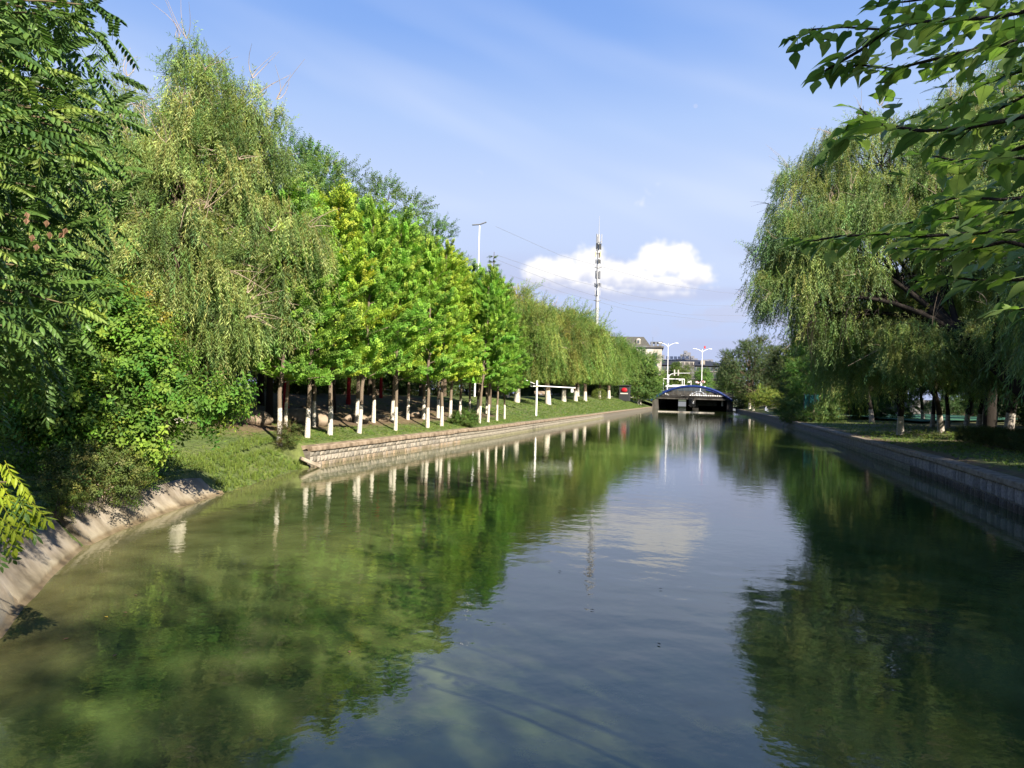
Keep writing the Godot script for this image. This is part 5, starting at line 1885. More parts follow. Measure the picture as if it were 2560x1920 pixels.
func make_near_sprig() -> void:
	var o := thing("young_shoot", "bright yellow-green young shoot leaning out low on the near left bank", "sapling")
	rng.seed = 121
	var m := MB.new()
	m.tube(bezier(at(-5.9, 0.55, 6.3), at(-4.9, 1.9, 6.2), at(-4.2, 1.86, 6.0), 8), taper(0.02, 0.006, 9), 6)
	m.tube(bezier(at(-4.8, 1.4, 6.2), at(-4.4, 1.75, 6.1), at(-4.0, 1.62, 6.0), 6), taper(0.01, 0.004, 7), 5)
	part("stem", m.mesh(), M.twig, o)
	var p := [Vector3(-4.18, 1.98, -6), Vector3(-4.23, 1.88, -6), Vector3(-4.13, 1.91, -6), Vector3(-4.08, 1.81, -6), Vector3(-4.14, 1.71, -6), Vector3(-4.21, 1.74, -6), Vector3(-4.02, 1.65, -6), Vector3(-3.95, 1.67, -6), Vector3(-4.03, 1.55, -6), Vector3(-4.12, 1.58, -6), Vector3(-4.14, 1.44, -6), Vector3(-3.98, 1.6, -6), Vector3(-4.13, 1.59, -5.9), Vector3(-4.08, 1.48, -6), Vector3(-4.16, 1.43, -5.9), Vector3(-4.22, 1.25, -6.1), Vector3(-4.07, 1.68, -6)]
	for i in p.size():
		for k in 2:
			var dir := Vector3(rf(0.1, 1.0), rf(-0.9, 0.1), rf(-0.4, 0.6))
			var leaf := part("leaf", SH.shoot, M.new_leaf if i < 13 else M.frond, o)
			leaf.transform = Transform3D(frame(dir, Vector3(0.2, 0.8, 0.6) + ball_point() * 0.3) * Basis.from_scale(Vector3.ONE * rf(0.8, 1.2)), p[i] + ball_point() * 0.05 - Vector3(0.08, -0.03, 0))

func make_small_things() -> void:
	rng.seed = 131
	# pale daytime moon
	var mo := MB.new()
	mo.ball(Vector3.ZERO, Vector3.ONE * 12.0, 12, 18)
	var mm: StandardMaterial3D = M.plain.duplicate()
	mm.albedo_color = Color.BLACK
	mm.roughness = 1.0
	mm.metallic_specular = 0.0
	mm.emission_enabled = true
	mm.emission = lin(0.46, 0.58, 0.88)
	mm.emission_energy_multiplier = 0.36
	tag(lone("moon", mo.mesh(), mm, at(994, 1671, 4000)), "pale daytime moon high in the blue sky right of the cloud", "moon")
	# sloping kerb slab running down to the water at the near end of the wall
	var ks := thing("kerb_slab", "narrow sloping concrete slab at the near end of the left stone wall", "slab", at(-6.95, 0.2, 24.85))
	var km := MB.new()
	km.box(Vector3.ZERO, Vector3(0.75, 0.12, 0.3), Basis(Vector3.UP, deg_to_rad(30)) * Basis(Vector3.BACK, deg_to_rad(-24)), 0.02)
	part("slab", km.mesh(), M.concrete, ks)
	# floating leaves
	var q := [[-4.62, 8.29, "yellow fallen leaf floating close to the near concrete slab"], [-4.5, 8.47, "pale fallen leaf floating just right of the yellow one"], [-3.87, 7.12, "white fallen leaf afloat by the shadow line on the left"], [-4.75, 9.18, "small fallen leaf floating farthest up the near left shore"], [-4.62, 7.55, "tiny fallen leaf floating nearest the lower left slab edge"], [0.82, 11.06, "dark fallen leaf drifting left in mid canal"], [1.3, 10.87, "dark fallen leaf drifting right in mid canal"], [-0.4, 10.9, "dark speck of leaf floating left of the mast's reflection"], [1.1, 9.1, "dark leaf floating by the swirls low in mid canal"], [1.7, 7.9, "dark leaf floating lowest in mid canal"], [2.2, 10.2, "dark leaf floating near the right willow's reflection"], [-1.6, 7.4, "pale leaf floating at the edge of the green reflections"]]
	for i in q.size():
		var m := MB.new()
		m.tri(Vector3(-0.035, 0, 0), Vector3(0, 0.004, 0.016), Vector3(0.035, 0, 0), Vector3.UP)
		m.tri(Vector3(-0.035, 0, 0), Vector3(0.035, 0, 0), Vector3(0, 0.004, -0.016), Vector3.UP)
		var o := lone("floating_leaf", m.mesh(), M.yellow_leaf if i == 0 else (M.capsule if i < 5 or i == 11 else M.bark), at(q[i][0], 0.014, q[i][1]))
		o.rotation.y = rf(0, 3)
		tag(o, q[i][2], "leaf", "leaves floating on the water")
	# floating boom before the bridge
	var m := MB.new()
	m.tube(PackedVector3Array([at(35.0, 0.05, 170), at(40.0, 0.07, 169), at(47.5, 0.06, 166.5)]), PackedFloat32Array([0.12, 0.12, 0.1]), 6)
	tag(lone("floating_boom", m.mesh(), M.white_plaster), "long white floating boom on the water before the road bridge", "boom")
	# mat of duckweed by the right wall
	m = MB.new()
	for i in 260:
		var t := rf(0, 1)
		var p := Vector3(lerpf(38.5, 47.5, t) + rf(-1.5, 1.2), 0.012 + rf(0, 0.01), -lerpf(118, 150, t) + rf(-4, 4))
		m.col = Color(0.8, 0.95, 0.5) * rf(0.7, 1.1)
		var r := rf(0.15, 0.5)
		for k in 5:
			m.tri(p, p + Vector3(cos(k * 1.257), 0, sin(k * 1.257)) * r, p + Vector3(cos((k + 1) * 1.257), 0, sin((k + 1) * 1.257)) * r, Vector3.UP)
	var dw := lone("duckweed", m.mesh(), M.frond)
	tag(dw, "bright green duckweed floating along the far right wall", "", "", "stuff")
	# red posts of the park shelter behind the ginkgo rows
	var labels := ["thick red post behind the second ginkgo from the left", "red post in the shade behind the middle of the ginkgo row", "slim red post deep in the shade right of the middle ginkgos"]
	var spots := [[-10.1, 31.9, 0.13], [-9.2, 40.2, 0.11], [-8.8, 47.9, 0.1]]
	for i in 3:
		var p := on_left(spots[i][0], spots[i][1])
		m = MB.new()
		m.tube(PackedVector3Array([Vector3(0, -0.2, 0), Vector3(0, 0.25, 0), Vector3(0, 0.27, 0), Vector3(0, 3.4, 0)]), PackedFloat32Array([spots[i][2] * 1.3, spots[i][2] * 1.3, spots[i][2], spots[i][2]]), 12)
		tag(lone("red_post", m.mesh(), M.red_paint, p), labels[i], "post", "red posts of the park shelter")
	# red round sign over a dark kiosk
	var o := thing("kiosk", "dark kiosk with a round red sign under the far left trees", "kiosk", on_left(28.4, 179), deg_to_rad(-20))
	m = MB.new()
	m.box(Vector3(0, 1.9, 0), Vector3(2.6, 3.8, 1.6), Basis(), 0.05)
	part("booth", m.mesh(), M.dark_metal, o)
	m = MB.new()
	m.box(Vector3(0, 3.9, 0.1), Vector3(3.0, 0.25, 2.0), Basis(), 0.04)
	part("roof", m.mesh(), M.dark_metal, o)
	m = MB.new()
	m.ball(Vector3(0, 2.75, 0.8), Vector3(0.78, 0.6, 0.3), 10, 14)
	part("red_sign", m.mesh(), M.red_paint, o)
	m = MB.new()
	m.box(Vector3(0, 1.9, 0.84), Vector3(1.9, 0.3, 0.1))
	part("lintel", m.mesh(), M.white_plaster, o)
	# bench by the far willows
	o = thing("park_bench", "pinkish park bench beside the path under the left willows", "bench", on_left(4.0, 96), deg_to_rad(12))
	for z in [0.0, 0.14, 0.28]:
		m = MB.new()
		m.box(Vector3(0, 0.45, z), Vector3(1.9, 0.04, 0.11))
		part("slat", m.mesh(), M.coping, o)
	for y in [0.62, 0.76, 0.9]:
		m = MB.new()
		m.box(Vector3(0, y, -0.12), Vector3(1.9, 0.11, 0.04))
		part("back_slat", m.mesh(), M.coping, o)
	for x in [-0.8, 0.8]:
		m = MB.new()
		m.box(Vector3(x, 0.21, 0.14), Vector3(0.06, 0.42, 0.4))
		part("leg", m.mesh(), M.dark_metal, o)
	# white rail fence and low wall at the back of the park
	o = thing("rail_fence", "white rail fence in the shade behind the ginkgo trees", "fence")
	var b := along(LP, LN, 1.0)
	for i in 22:
		var g: Array = spot(b, length_at(b, 24.0) + i * 2.2, 13.5)
		var h: Array = spot(b, length_at(b, 24.0) + (i + 1) * 2.2, 13.5)
		var p := on_left(g[0].x, g[0].y)
		var r := on_left(h[0].x, h[0].y)
		m = MB.new()
		m.rod(p - Vector3(0, 0.2, 0), p + Vector3(0, 1.15, 0), 0.045)
		part("post", m.mesh(), M.white_metal, o)
		for y in [0.45, 1.05]:
			m = MB.new()
			m.rod(p + Vector3(0, y, 0), r + Vector3(0, y, 0), 0.035)
			part("rail", m.mesh(), M.white_metal, o)
	# sports court with a green fence on the right bank
	o = thing("sports_court", "green sports court surface behind the right bank trees", "court")
	m = MB.new()
	m.quad(at(38, 1.42, 66), at(62, 1.7, 84), at(66, 1.72, 112), at(42, 1.45, 92), Vector3.UP)
	part("surface", m.mesh(), M.court, o)
	m = MB.new()
	for q2 in [[43.0, 92.0, 66.5, 112.5]]:
		var a := at(q2[0], 1.4, q2[1])
		var e := at(q2[2], 1.7, q2[3])
		m.quad(a, e, e + Vector3(0, 2.2, 0), a + Vector3(0, 2.2, 0), Vector3(0.5, 0, 1))
		m.quad(a - Vector3(0, 0, 0.15), e - Vector3(0, 0, 0.15), e + Vector3(0, 2.2, -0.15), a + Vector3(0, 2.2, -0.15), Vector3(-0.5, 0, -1))
	part("back_wall", m.mesh(), M.pale_plaster, o)
	o = thing("net_fence", "teal net fence between slim posts behind the right bank", "fence")
	for i in 9:
		var a := on_right(31.0 + i * 1.35, 75.5 + i * 1.9)
		var e := on_right(31.0 + (i + 1) * 1.35, 75.5 + (i + 1) * 1.9)
		m = MB.new()
		m.rod(a - Vector3(0, 0.2, 0), a + Vector3(0, 3.0, 0), 0.05)
		part("post", m.mesh(), M.dark_metal, o)
		if i < 8:
			m = MB.new()
			var n := 26
			for k in n:
				var t := (k + 0.5) / n
				m.rod(a.lerp(e, t) + Vector3(0, 0.1, 0), a.lerp(e, t) + Vector3(0, 2.9, 0), 0.017, 4)
			for k in 14:
				m.rod(a + Vector3(0, 0.15 + k * 0.2, 0), e + Vector3(0, 0.15 + k * 0.2, 0), 0.014, 4)
			part("net_panel", m.mesh(), M.teal_net, o)
	# slim stakes at the edge of the right bank
	for i in 7:
		var x: float = [550, 575, 610, 650, 690, 725, 760][i]
		var p := on_right(31.4 + i * 0.55, 74.0 + i * 0.5)
		m = MB.new()
		m.rod(Vector3(0, -0.2, 0), Vector3(rf(-0.15, 0.15), 4.4, rf(-0.1, 0.1)), 0.05, 6, 0.03)
		tag(lone("sapling_stake", m.mesh(), M.bark_pale, p), "slim bare sapling stem on the right bank, %s from the water" % ["first", "second", "third", "fourth", "fifth", "sixth", "seventh"][i], "sapling", "slim sapling stems on the right bank")
	# boulders low on the soil slope
	var bl := [[-9.0, 31.0, 1.3, "broad flat boulder half sunk in the soil behind the third front ginkgo"], [-6.9, 37.0, 0.6, "small boulder in the soil between the ginkgo rows"], [-7.6, 34.8, 0.7, "rounded boulder beside a second-row ginkgo"], [-5.7, 42.0, 0.6, "low grey boulder at the shady end of the ginkgo rows"], [-10.2, 27.8, 0.9, "wide boulder at the left end of the soil slope"]]
	for i in bl.size():
		m = MB.new()
		m.ball(Vector3.ZERO, Vector3(bl[i][2], bl[i][2] * 0.42, bl[i][2] * 0.7), 8, 12, 0.14, 300 + i)
		tag(lone("boulder", m.mesh(), M.coping, on_left(bl[i][0], bl[i][1]) + Vector3(0, 0.03, 0)), bl[i][3], "boulder", "boulders on the soil slope")


# ---------------------------------------------------------------- planting
const ORD := ["first", "second", "third", "fourth", "fifth", "sixth", "seventh", "eighth", "ninth", "tenth", "eleventh", "twelfth", "thirteenth", "fourteenth", "fifteenth"]

func plant_ginkgos() -> void:
	var bright := [Color(0.235, 0.42, 0.06), Color(0.185, 0.36, 0.055), Color(0.285, 0.45, 0.065)]
	var yellow := [Color(0.36, 0.46, 0.05), Color(0.3, 0.43, 0.05)]
	var green := [Color(0.16, 0.31, 0.05), Color(0.19, 0.34, 0.05)]
	var group := "ginkgo trees with whitewashed trunks along the left wall"
	var kinds := []
	var k := 0
	# x, distance, height, lean x, palette
	var front := [[-8.08, 24.94, 10.0, 0.0, green], [-7.72, 27.08, 9.6, 0.02, bright], [-7.28, 28.74, 11.2, 0.0, yellow], [-6.6, 31.0, 11.4, 0.06, bright], [-5.56, 34.38, 11.6, 0.0, bright], [-4.46, 38.22, 11.2, -0.02, bright], [-3.88, 39.88, 11.6, 0.0, yellow], [-2.08, 46.41, 11.4, 0.07, bright], [-1.57, 48.46, 11.0, 0.05, bright], [-1.01, 50.72, 11.4, 0.01, green]]
	var back := [[-8.9, 28.18, 10.0, 0.05], [-8.29, 29.98, 11.2, 0.0], [-7.36, 33.99, 11.8, 0.0], [-6.87, 35.61, 11.8, 0.0], [-6.28, 37.7, 12.2, 0.02], [-5.74, 39.66, 12.0, 0.0], [-5.1, 41.5, 12.2, 0.01], [-4.5, 43.85, 12.0, 0.0], [-3.9, 45.6, 12.4, 0.0], [-3.46, 48.11, 11.8, 0.0], [-2.95, 50.25, 12.0, 0.0], [-2.48, 52.68, 11.8, 0.0], [-1.91, 54.86, 11.6, 0.01], [-0.5, 53.6, 10.6, 0.0]]
	for q in front:
		var note: String = "leaning right" if q[3] > 0.04 else ("yellowish" if q[4] == yellow else ("darker green" if q[4] == green else "bright green"))
		var o := thing("ginkgo_tree", "%s ginkgo nearest the wall, %s from the left in the front row" % [note, ORD[k]], "ginkgo tree", on_left(q[0], q[1]), 0.0, group)
		grow_ginkgo(o, 200 + k, q[2] * 0.86, Vector3(q[3], 0, rf(-0.015, 0.015)), q[4], rf(0.085, 0.105))
		kinds.append(o)
		k += 1
	for i in back.size():
		var q: Array = back[i]
		copy(kinds[[0, 4, 2, 6, 5, 4, 1, 6, 5, 2, 4, 5, 9, 0][i]], "ginkgo_tree", "ginkgo standing higher on the slope, %s from the left in the back row" % ORD[i], on_left(q[0], q[1]), 1.3 + i * 1.7, q[2] / 11.9)

func plant_willows() -> void:
	var olive := [Color(0.245, 0.34, 0.11), Color(0.18, 0.285, 0.09), Color(0.33, 0.4, 0.15), Color(0.13, 0.22, 0.08)]
	var lime := [Color(0.2, 0.3, 0.07), Color(0.25, 0.32, 0.09), Color(0.14, 0.25, 0.065)]
	var cool := [Color(0.16, 0.26, 0.11), Color(0.21, 0.32, 0.12), Color(0.29, 0.36, 0.13)]
	# the great willow left of the ginkgos
	var o := thing("willow_tree", "tallest weeping willow, ragged olive crown left of the ginkgo row", "willow tree", on_left(-11.1, 24.0))
	o.scale = Vector3.ONE * 0.95
	grow_willow(o, 301, [[Vector3(-0.1, 11.7, -0.3), Vector3(1.0, 2.0, 1.1), 55], [Vector3(0.6, 10.3, 0.0), Vector3(1.7, 2.0, 1.6), 95], [Vector3(1.6, 10.2, 0.0), Vector3(1.2, 2.0, 1.3), 50], [Vector3(-2.5, 10.2, 0.2), Vector3(1.2, 1.8, 1.2), 55], [Vector3(2.4, 8.9, 0.0), Vector3(1.2, 2.5, 1.3), 60], [Vector3(-2.8, 8.0, 0.6), Vector3(1.9, 2.0, 1.8), 105], [Vector3(0.2, 8.2, 1.0), Vector3(2.2, 2.0, 1.8), 130], [Vector3(2.8, 6.5, -0.3), Vector3(1.9, 1.8, 1.7), 105], [Vector3(-3.6, 5.6, 0.9), Vector3(1.9, 1.6, 1.7), 90], [Vector3(0.0, 5.6, 1.4), Vector3(2.4, 1.7, 1.7), 130], [Vector3(2.1, 4.6, -0.2), Vector3(1.7, 1.6, 1.6), 95], [Vector3(0.9, 3.6, 0.9), Vector3(2.0, 1.2, 1.4), 70]],
		olive, {"r": 0.26, "paint": 1.25, "trunk": [Vector3(0, -0.3, 0), Vector3(0, 1.3, 0), Vector3(0.1, 2.6, 0), Vector3(0.0, 4.4, 0), Vector3(0.2, 6.4, 0)], "long": 1.35, "per": 12, "dead": 0.09, "bunch": 0.3, "floor": 0.9})
	o = thing("willow_tree", "weeping willow behind the great willow, mostly hidden by the near dark tree", "willow tree", on_left(-17.0, 27.5))
	grow_willow(o, 302, [[Vector3(0.5, 9.0, 0), Vector3(2.2, 1.8, 2.2), 100], [Vector3(-2, 7.4, 0), Vector3(2.4, 2, 2), 90], [Vector3(1.8, 6.2, 0.6), Vector3(2.2, 1.8, 2), 100], [Vector3(0, 4.2, 0.9), Vector3(3, 1.5, 2), 100]], olive, {"r": 0.24, "long": 1.2, "dead": 0.05})
	# far left willows
	var a := thing("willow_tree", "far willow with a pale forked trunk just right of the ginkgo row", "willow tree", on_left(0.55, 75.7), 0.0, "far willows along the left bank")
	grow_willow(a, 303, [[Vector3(1.0, 9.0, 0), Vector3(2.6, 2.0, 2.6), 110], [Vector3(-1.4, 7.2, 0.4), Vector3(2.2, 2, 2.2), 80], [Vector3(2.4, 6.4, 0.6), Vector3(2.4, 2.2, 2.4), 110], [Vector3(0.4, 5.0, 1.0), Vector3(3.0, 1.6, 2.0), 100]], lime, {"r": 0.3, "paint": 1.5, "long": 2.3, "per": 10, "wide": 1.7, "bunch": 0.5, "floor": 2.2, "dead": 0.1, "trunk": [Vector3(0, -0.3, 0), Vector3(0.1, 1.6, 0), Vector3(0.4, 3.2, 0), Vector3(0.9, 5.0, 0)]})
	var b := thing("willow_tree", "far willow with long curtains and a white-footed trunk above the lamp arm's end", "willow tree", on_left(7.43, 101.5), 0.0, "far willows along the left bank")
	grow_willow(b, 304, [[Vector3(0, 11.0, 0), Vector3(3.2, 2.4, 3.0), 120], [Vector3(-2.8, 9.2, 0.5), Vector3(2.8, 2.2, 2.6), 100], [Vector3(3.0, 8.8, 0.5), Vector3(2.8, 2.4, 2.6), 110], [Vector3(0.3, 7.0, 1.6), Vector3(4.2, 2.0, 2.2), 150]], lime, {"r": 0.34, "paint": 1.6, "long": 3.4, "per": 10, "wide": 2.2, "bunch": 0.6, "floor": 2.9, "dead": 0.05})
	copy(b, "willow_tree", "far willow standing between the lamp post and the clipped ball shrub, left of two", on_left(10.09, 112.5), 2.0, 1.0)
	copy(b, "willow_tree", "far willow with its white foot just left of the clipped ball shrub", on_left(12.61, 122.4), 4.2, 1.0)
	copy(a, "willow_tree", "far willow with a dark trunk right behind the solar lamp post", on_left(4.4, 85.5), 2.6, 1.12)
	copy(a, "willow_tree", "slim-stemmed far willow set back left of the solar lamp post", on_left(-0.6, 83.0), 4.4, 1.2)
	copy(b, "willow_tree", "last far willow behind the clipped ball shrub", on_left(18.5, 150.0), 1.1, 1.0)
	copy(b, "willow_tree", "far willow whose crown rises below the telecom mast", on_left(13.0, 141.0), 5.1, 1.12)
	copy(b, "willow_tree", "farthest drooping willow left of the dark round tree by the bridge", on_left(22.5, 165.0), 3.3, 1.15)
	# the big leaning willow on the right bank
	o = thing("willow_tree", "big willow on the right bank leaning its black trunk over the water", "willow tree", on_right(22.4, 28.5))
	var rel := func(x: float, y: float, d: float) -> Vector3: return at(x, y, d) - o.position
	grow_willow(o, 305, [[rel.call(14.1, 10.6, 35.0), Vector3(2.1, 2.0, 2.4), 170], [rel.call(15.8, 13.4, 36.5), Vector3(2.8, 2.0, 2.6), 190], [rel.call(18.2, 15.2, 36.5), Vector3(3.4, 2.4, 3.0), 230], [rel.call(22.6, 14.0, 33.5), Vector3(3.8, 3.0, 3.0), 240], [rel.call(13.6, 8.3, 34.5), Vector3(2.1, 1.4, 2.0), 120], [rel.call(16.6, 10.2, 34.0), Vector3(3.2, 2.6, 2.6), 240], [rel.call(21.4, 10.0, 31.5), Vector3(3.4, 2.8, 2.4), 230], [rel.call(16.2, 6.6, 34.5), Vector3(2.6, 1.1, 2.0), 120], [rel.call(19.6, 7.4, 34.5), Vector3(2.6, 1.4, 2.0), 120], [rel.call(14.8, 9.4, 34.5), Vector3(2.2, 1.3, 2.0), 110], [rel.call(17.6, 5.6, 31.0), Vector3(1.6, 0.9, 1.3), 60], [rel.call(20.6, 6.2, 29.0), Vector3(1.8, 1.0, 1.0), 90], [rel.call(19.5, 12.6, 33.5), Vector3(3.0, 1.6, 2.0), 150], [rel.call(18.2, 4.9, 35.5), Vector3(2.4, 1.0, 1.6), 90], [rel.call(21.5, 4.6, 31.5), Vector3(1.8, 0.9, 1.2), 60]],
		cool, {"r": 0.36, "taper": 0.6, "bark": M.bark_dark, "paint": 1.2, "wash": M.limewash_shaded, "trunk": [Vector3(0, -0.4, 0), Vector3(-0.3, 1.3, -0.2), rel.call(20.9, 3.6, 29.3), rel.call(19.6, 5.4, 30.2), rel.call(18.3, 7.0, 31.2)], "long": 1.3, "per": 11, "dead": 0.07, "bunch": 0.36})
	# one long limb reaching out to the left, with bare twigs hanging from it
	var limb := MB.new()
	limb.tube(bezier(rel.call(19.4, 5.6, 30.3), rel.call(16.5, 8.4, 32.0), rel.call(13.6, 7.4, 33.5), 12), taper(0.14, 0.03, 13), 8)
	for i in 26:
		var p: Vector3 = rel.call(rf(13.6, 17.0), rf(6.4, 7.4), rf(32.0, 33.6))
		limb.tube(bezier(p, p + Vector3(rf(-0.8, 0.2), 0.15, rf(-0.3, 0.3)), p + Vector3(rf(-1.0, 0.4), -rf(0.8, 2.4), rf(-0.4, 0.4)), 6), taper(0.02, 0.006, 7), 4, false)
	part("limb", limb.mesh(), M.bark_dark, o)
	o = thing("willow_tree", "tallest right-bank willow rising behind the overhanging lobed leaves", "willow tree", on_right(25.2, 37.5))
	grow_willow(o, 308, [[Vector3(-1.2, 16.4, 0), Vector3(3.0, 2.8, 2.6), 170], [Vector3(2.4, 18.2, 0), Vector3(3.2, 3.0, 2.6), 150], [Vector3(-2.4, 12.6, 0.4), Vector3(2.8, 2.2, 2.4), 130], [Vector3(2.6, 13.4, 0.4), Vector3(3.2, 2.6, 2.4), 130]], cool, {"r": 0.3, "long": 1.3, "per": 11, "bunch": 0.38, "dead": 0.06, "bark": M.bark_dark, "trunk": [Vector3(0, -0.3, 0), Vector3(0, 2, 0), Vector3(0.2, 6, 0), Vector3(0.1, 10.5, 0), Vector3(0.3, 14.5, 0)]})
	o = thing("willow_tree", "willow with pale curtains sweeping down to the right wall in mid distance", "willow tree", on_right(24.6, 45.0))
	grow_willow(o, 306, [[Vector3(-3.6, 6.4, 0), Vector3(1.9, 1.4, 1.8), 80], [Vector3(-1.2, 8.2, 0), Vector3(2.6, 2.0, 2.4), 110], [Vector3(2.0, 8.6, 0.5), Vector3(3, 2.2, 2.6), 100], [Vector3(-3.9, 4.6, 0.4), Vector3(1.4, 1.0, 1.4), 60], [Vector3(0.6, 5.8, 0.8), Vector3(2.8, 1.4, 2), 70]], olive, {"r": 0.2, "paint": 1.2, "wash": M.limewash_shaded, "bark": M.bark_dark, "long": 2.2, "per": 10, "bunch": 0.4, "floor": 0.6, "dead": 0.06})
	o = thing("willow_tree", "near willow whose grey-green curtain hangs down the right edge", "willow tree", on_right(19.8, 21.5))
	grow_willow(o, 307, [[Vector3(-3.2, 6.4, 0.4), Vector3(1.3, 1.0, 1.5), 60], [Vector3(-0.8, 8.4, 0), Vector3(2.8, 2.0, 2.6), 110], [Vector3(-3.4, 4.4, 0.6), Vector3(1.0, 0.8, 1.2), 40], [Vector3(1.6, 6.4, 0), Vector3(2.8, 2.0, 2.6), 80]], cool, {"r": 0.26, "long": 2.0, "per": 11, "bunch": 0.36, "floor": 0.3})

func plant_broad() -> void:
	var dark := [Color(0.1, 0.165, 0.05), Color(0.13, 0.2, 0.055), Color(0.085, 0.145, 0.045)]
	var mid := [Color(0.12, 0.21, 0.055), Color(0.155, 0.245, 0.06), Color(0.095, 0.175, 0.05)]
	var lime := [Color(0.16, 0.22, 0.04), Color(0.13, 0.2, 0.035)]
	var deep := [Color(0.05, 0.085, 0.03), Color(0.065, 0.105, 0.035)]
	# tall trees behind the ginkgo rows
	var g := "tall trees behind the ginkgo rows"
	var a := thing("broadleaf_tree", "tall dark round-topped tree behind the first ginkgos", "tree", on_left(-12.4, 45), 0.0, g)
	grow_broad(a, 401, [[Vector3(0, 12.0, 0), Vector3(3.2, 2.6, 3.0)], [Vector3(-2.4, 9.2, 0), Vector3(2.6, 2.6, 2.6)], [Vector3(2.4, 9.0, 0.4), Vector3(2.6, 2.6, 2.6)], [Vector3(0, 6.4, 0.5), Vector3(3.6, 2.2, 3.0)]], 95, 34, SH.broad, M.leaf, mid, {"r": 0.2, "fork": 3.5, "clump": 0.95})
	var b := thing("broadleaf_tree", "tall dense tree behind the middle of the ginkgo rows", "tree", on_left(-10.3, 52), 0.0, g)
	b.scale = Vector3.ONE * 1.16
	grow_broad(b, 402, [[Vector3(0.3, 11.8, 0), Vector3(2.8, 2.8, 2.8)], [Vector3(-2.0, 8.6, 0.3), Vector3(2.8, 2.8, 2.6)], [Vector3(2.2, 8.0, 0), Vector3(2.6, 2.6, 2.6)], [Vector3(0, 5.6, 0.4), Vector3(3.4, 2.0, 2.8)]], 90, 34, SH.broad, M.leaf, mid, {"r": 0.2, "fork": 3.2, "clump": 0.9})
	copy(a, "broadleaf_tree", "tall tree behind the ginkgo rows with the highest crown there", on_left(-15.6, 50), 2.1, 1.2)
	copy(b, "broadleaf_tree", "tree crowning the right half of the ginkgo rows from behind", on_left(-7.6, 60), 1.4, 1.12)
	copy(a, "broadleaf_tree", "tree standing behind the last ginkgos beside the floodlight mast", on_left(-6.6, 70), 3.9, 0.95)
	copy(b, "broadleaf_tree", "tree far back left of the floodlight mast", on_left(-12.5, 66), 4.6, 1.1)
	copy(a, "broadleaf_tree", "dark tree behind the gap left of the first ginkgo", on_left(-16.5, 38), 5.3, 0.85)
	copy(b, "broadleaf_tree", "dark tree at the back behind the great willow", on_left(-22, 40), 0.6, 1.0)
	copy(a, "broadleaf_tree", "dark tree behind the far left willow by the near dark tree", on_left(-27, 34), 1.9, 1.0)
	copy(b, "broadleaf_tree", "tree behind the far willows left of the solar lamp", on_left(-6, 95), 2.2, 1.0)
	copy(a, "broadleaf_tree", "tree filling the gap behind the solar lamp's arm", on_left(-3, 115), 0.4, 1.0)
	# dark conifer tip
	var o := thing("dawn_redwood", "dark slender conifer whose tip rises right of the ginkgo crowns", "conifer", on_left(-1.9, 61))
	rng.seed = 410
	var s := Scatter.new()
	var m := MB.new()
	m.tube(PackedVector3Array([Vector3(0, -0.3, 0), Vector3(0, 6, 0), Vector3(0.05, 13.4, 0)]), PackedFloat32Array([0.2, 0.13, 0.02]), 8)
	for i in 60:
		var y := 2.2 + 11.0 * i / 60.0
		var ln := (1.0 - (y - 2.2) / 11.4) * 2.3 + 0.25
		ln *= rf(0.55, 1.15)
		var an := i * 2.4
		var dir := Vector3(cos(an), rf(0.05, 0.5), sin(an)).normalized()
		m.tube(PackedVector3Array([Vector3(0, y, 0), Vector3(0, y, 0) + dir * ln]), PackedFloat32Array([0.02, 0.006]), 4, false)
		for k in int(6 + ln * 14):
			s.add(Transform3D(aim((dir + ball_point() * 0.5 - Vector3(0, 0.3, 0)), rf(0, TAU)), Vector3(0, y, 0) + dir * ln * rf(0.2, 1.0)), tint(dark))
	part("trunk", m.mesh(), M.bark, o)
	stuff("crown", s, SH.small, M.leaf, o)
	# round dark tree left of the bridge
	var c := thing("broadleaf_tree", "dense dark round tree just left of the road bridge", "tree", on_left(33.4, 188))
	grow_broad(c, 411, [[Vector3(0, 10.5, 0), Vector3(4.2, 3.8, 4.2)], [Vector3(-3.2, 7.0, 0.8), Vector3(3.6, 3.2, 3.4)], [Vector3(3.2, 6.6, 0.8), Vector3(3.8, 3.2, 3.4)], [Vector3(0, 4.0, 1.4), Vector3(4.6, 2.2, 3.4)]], 170, 26, SH.far, M.leaf_far, mid, {"r": 0.28, "fork": 2.4, "clump": 1.2, "paint": 1.3, "floor": 1.4})
	copy(c, "broadleaf_tree", "dense dark tree close behind the left end of the road bridge", on_left(35.6, 197), 1.2, 1.08)
	copy(c, "broadleaf_tree", "dark round tree behind the kiosk with the red sign", on_left(24.5, 196), 2.0, 0.95)
	copy(c, "broadleaf_tree", "dark tree behind the farthest drooping willow", on_left(14, 190), 4.0, 1.1)
	copy(c, "broadleaf_tree", "street tree in front of the grey office left of its stair bay", at(61.5, 3.6, 262), 1.0, 0.92)
	copy(c, "broadleaf_tree", "street tree in front of the grey office right of its stair bay", at(71.5, 3.6, 266), 5.0, 0.82)
	copy(c, "broadleaf_tree", "low street tree behind the signal mast", at(56.0, 3.6, 262), 3.0, 0.66)
	copy(c, "broadleaf_tree", "street tree beside the far end of the office", at(83.0, 3.6, 275), 2.4, 0.9)
	# far trees on the right bank
	var d := thing("broadleaf_tree", "tall loose-crowned tree right of the road bridge", "tree", on_right(55.0, 162), 0.0, "far trees on the right bank")
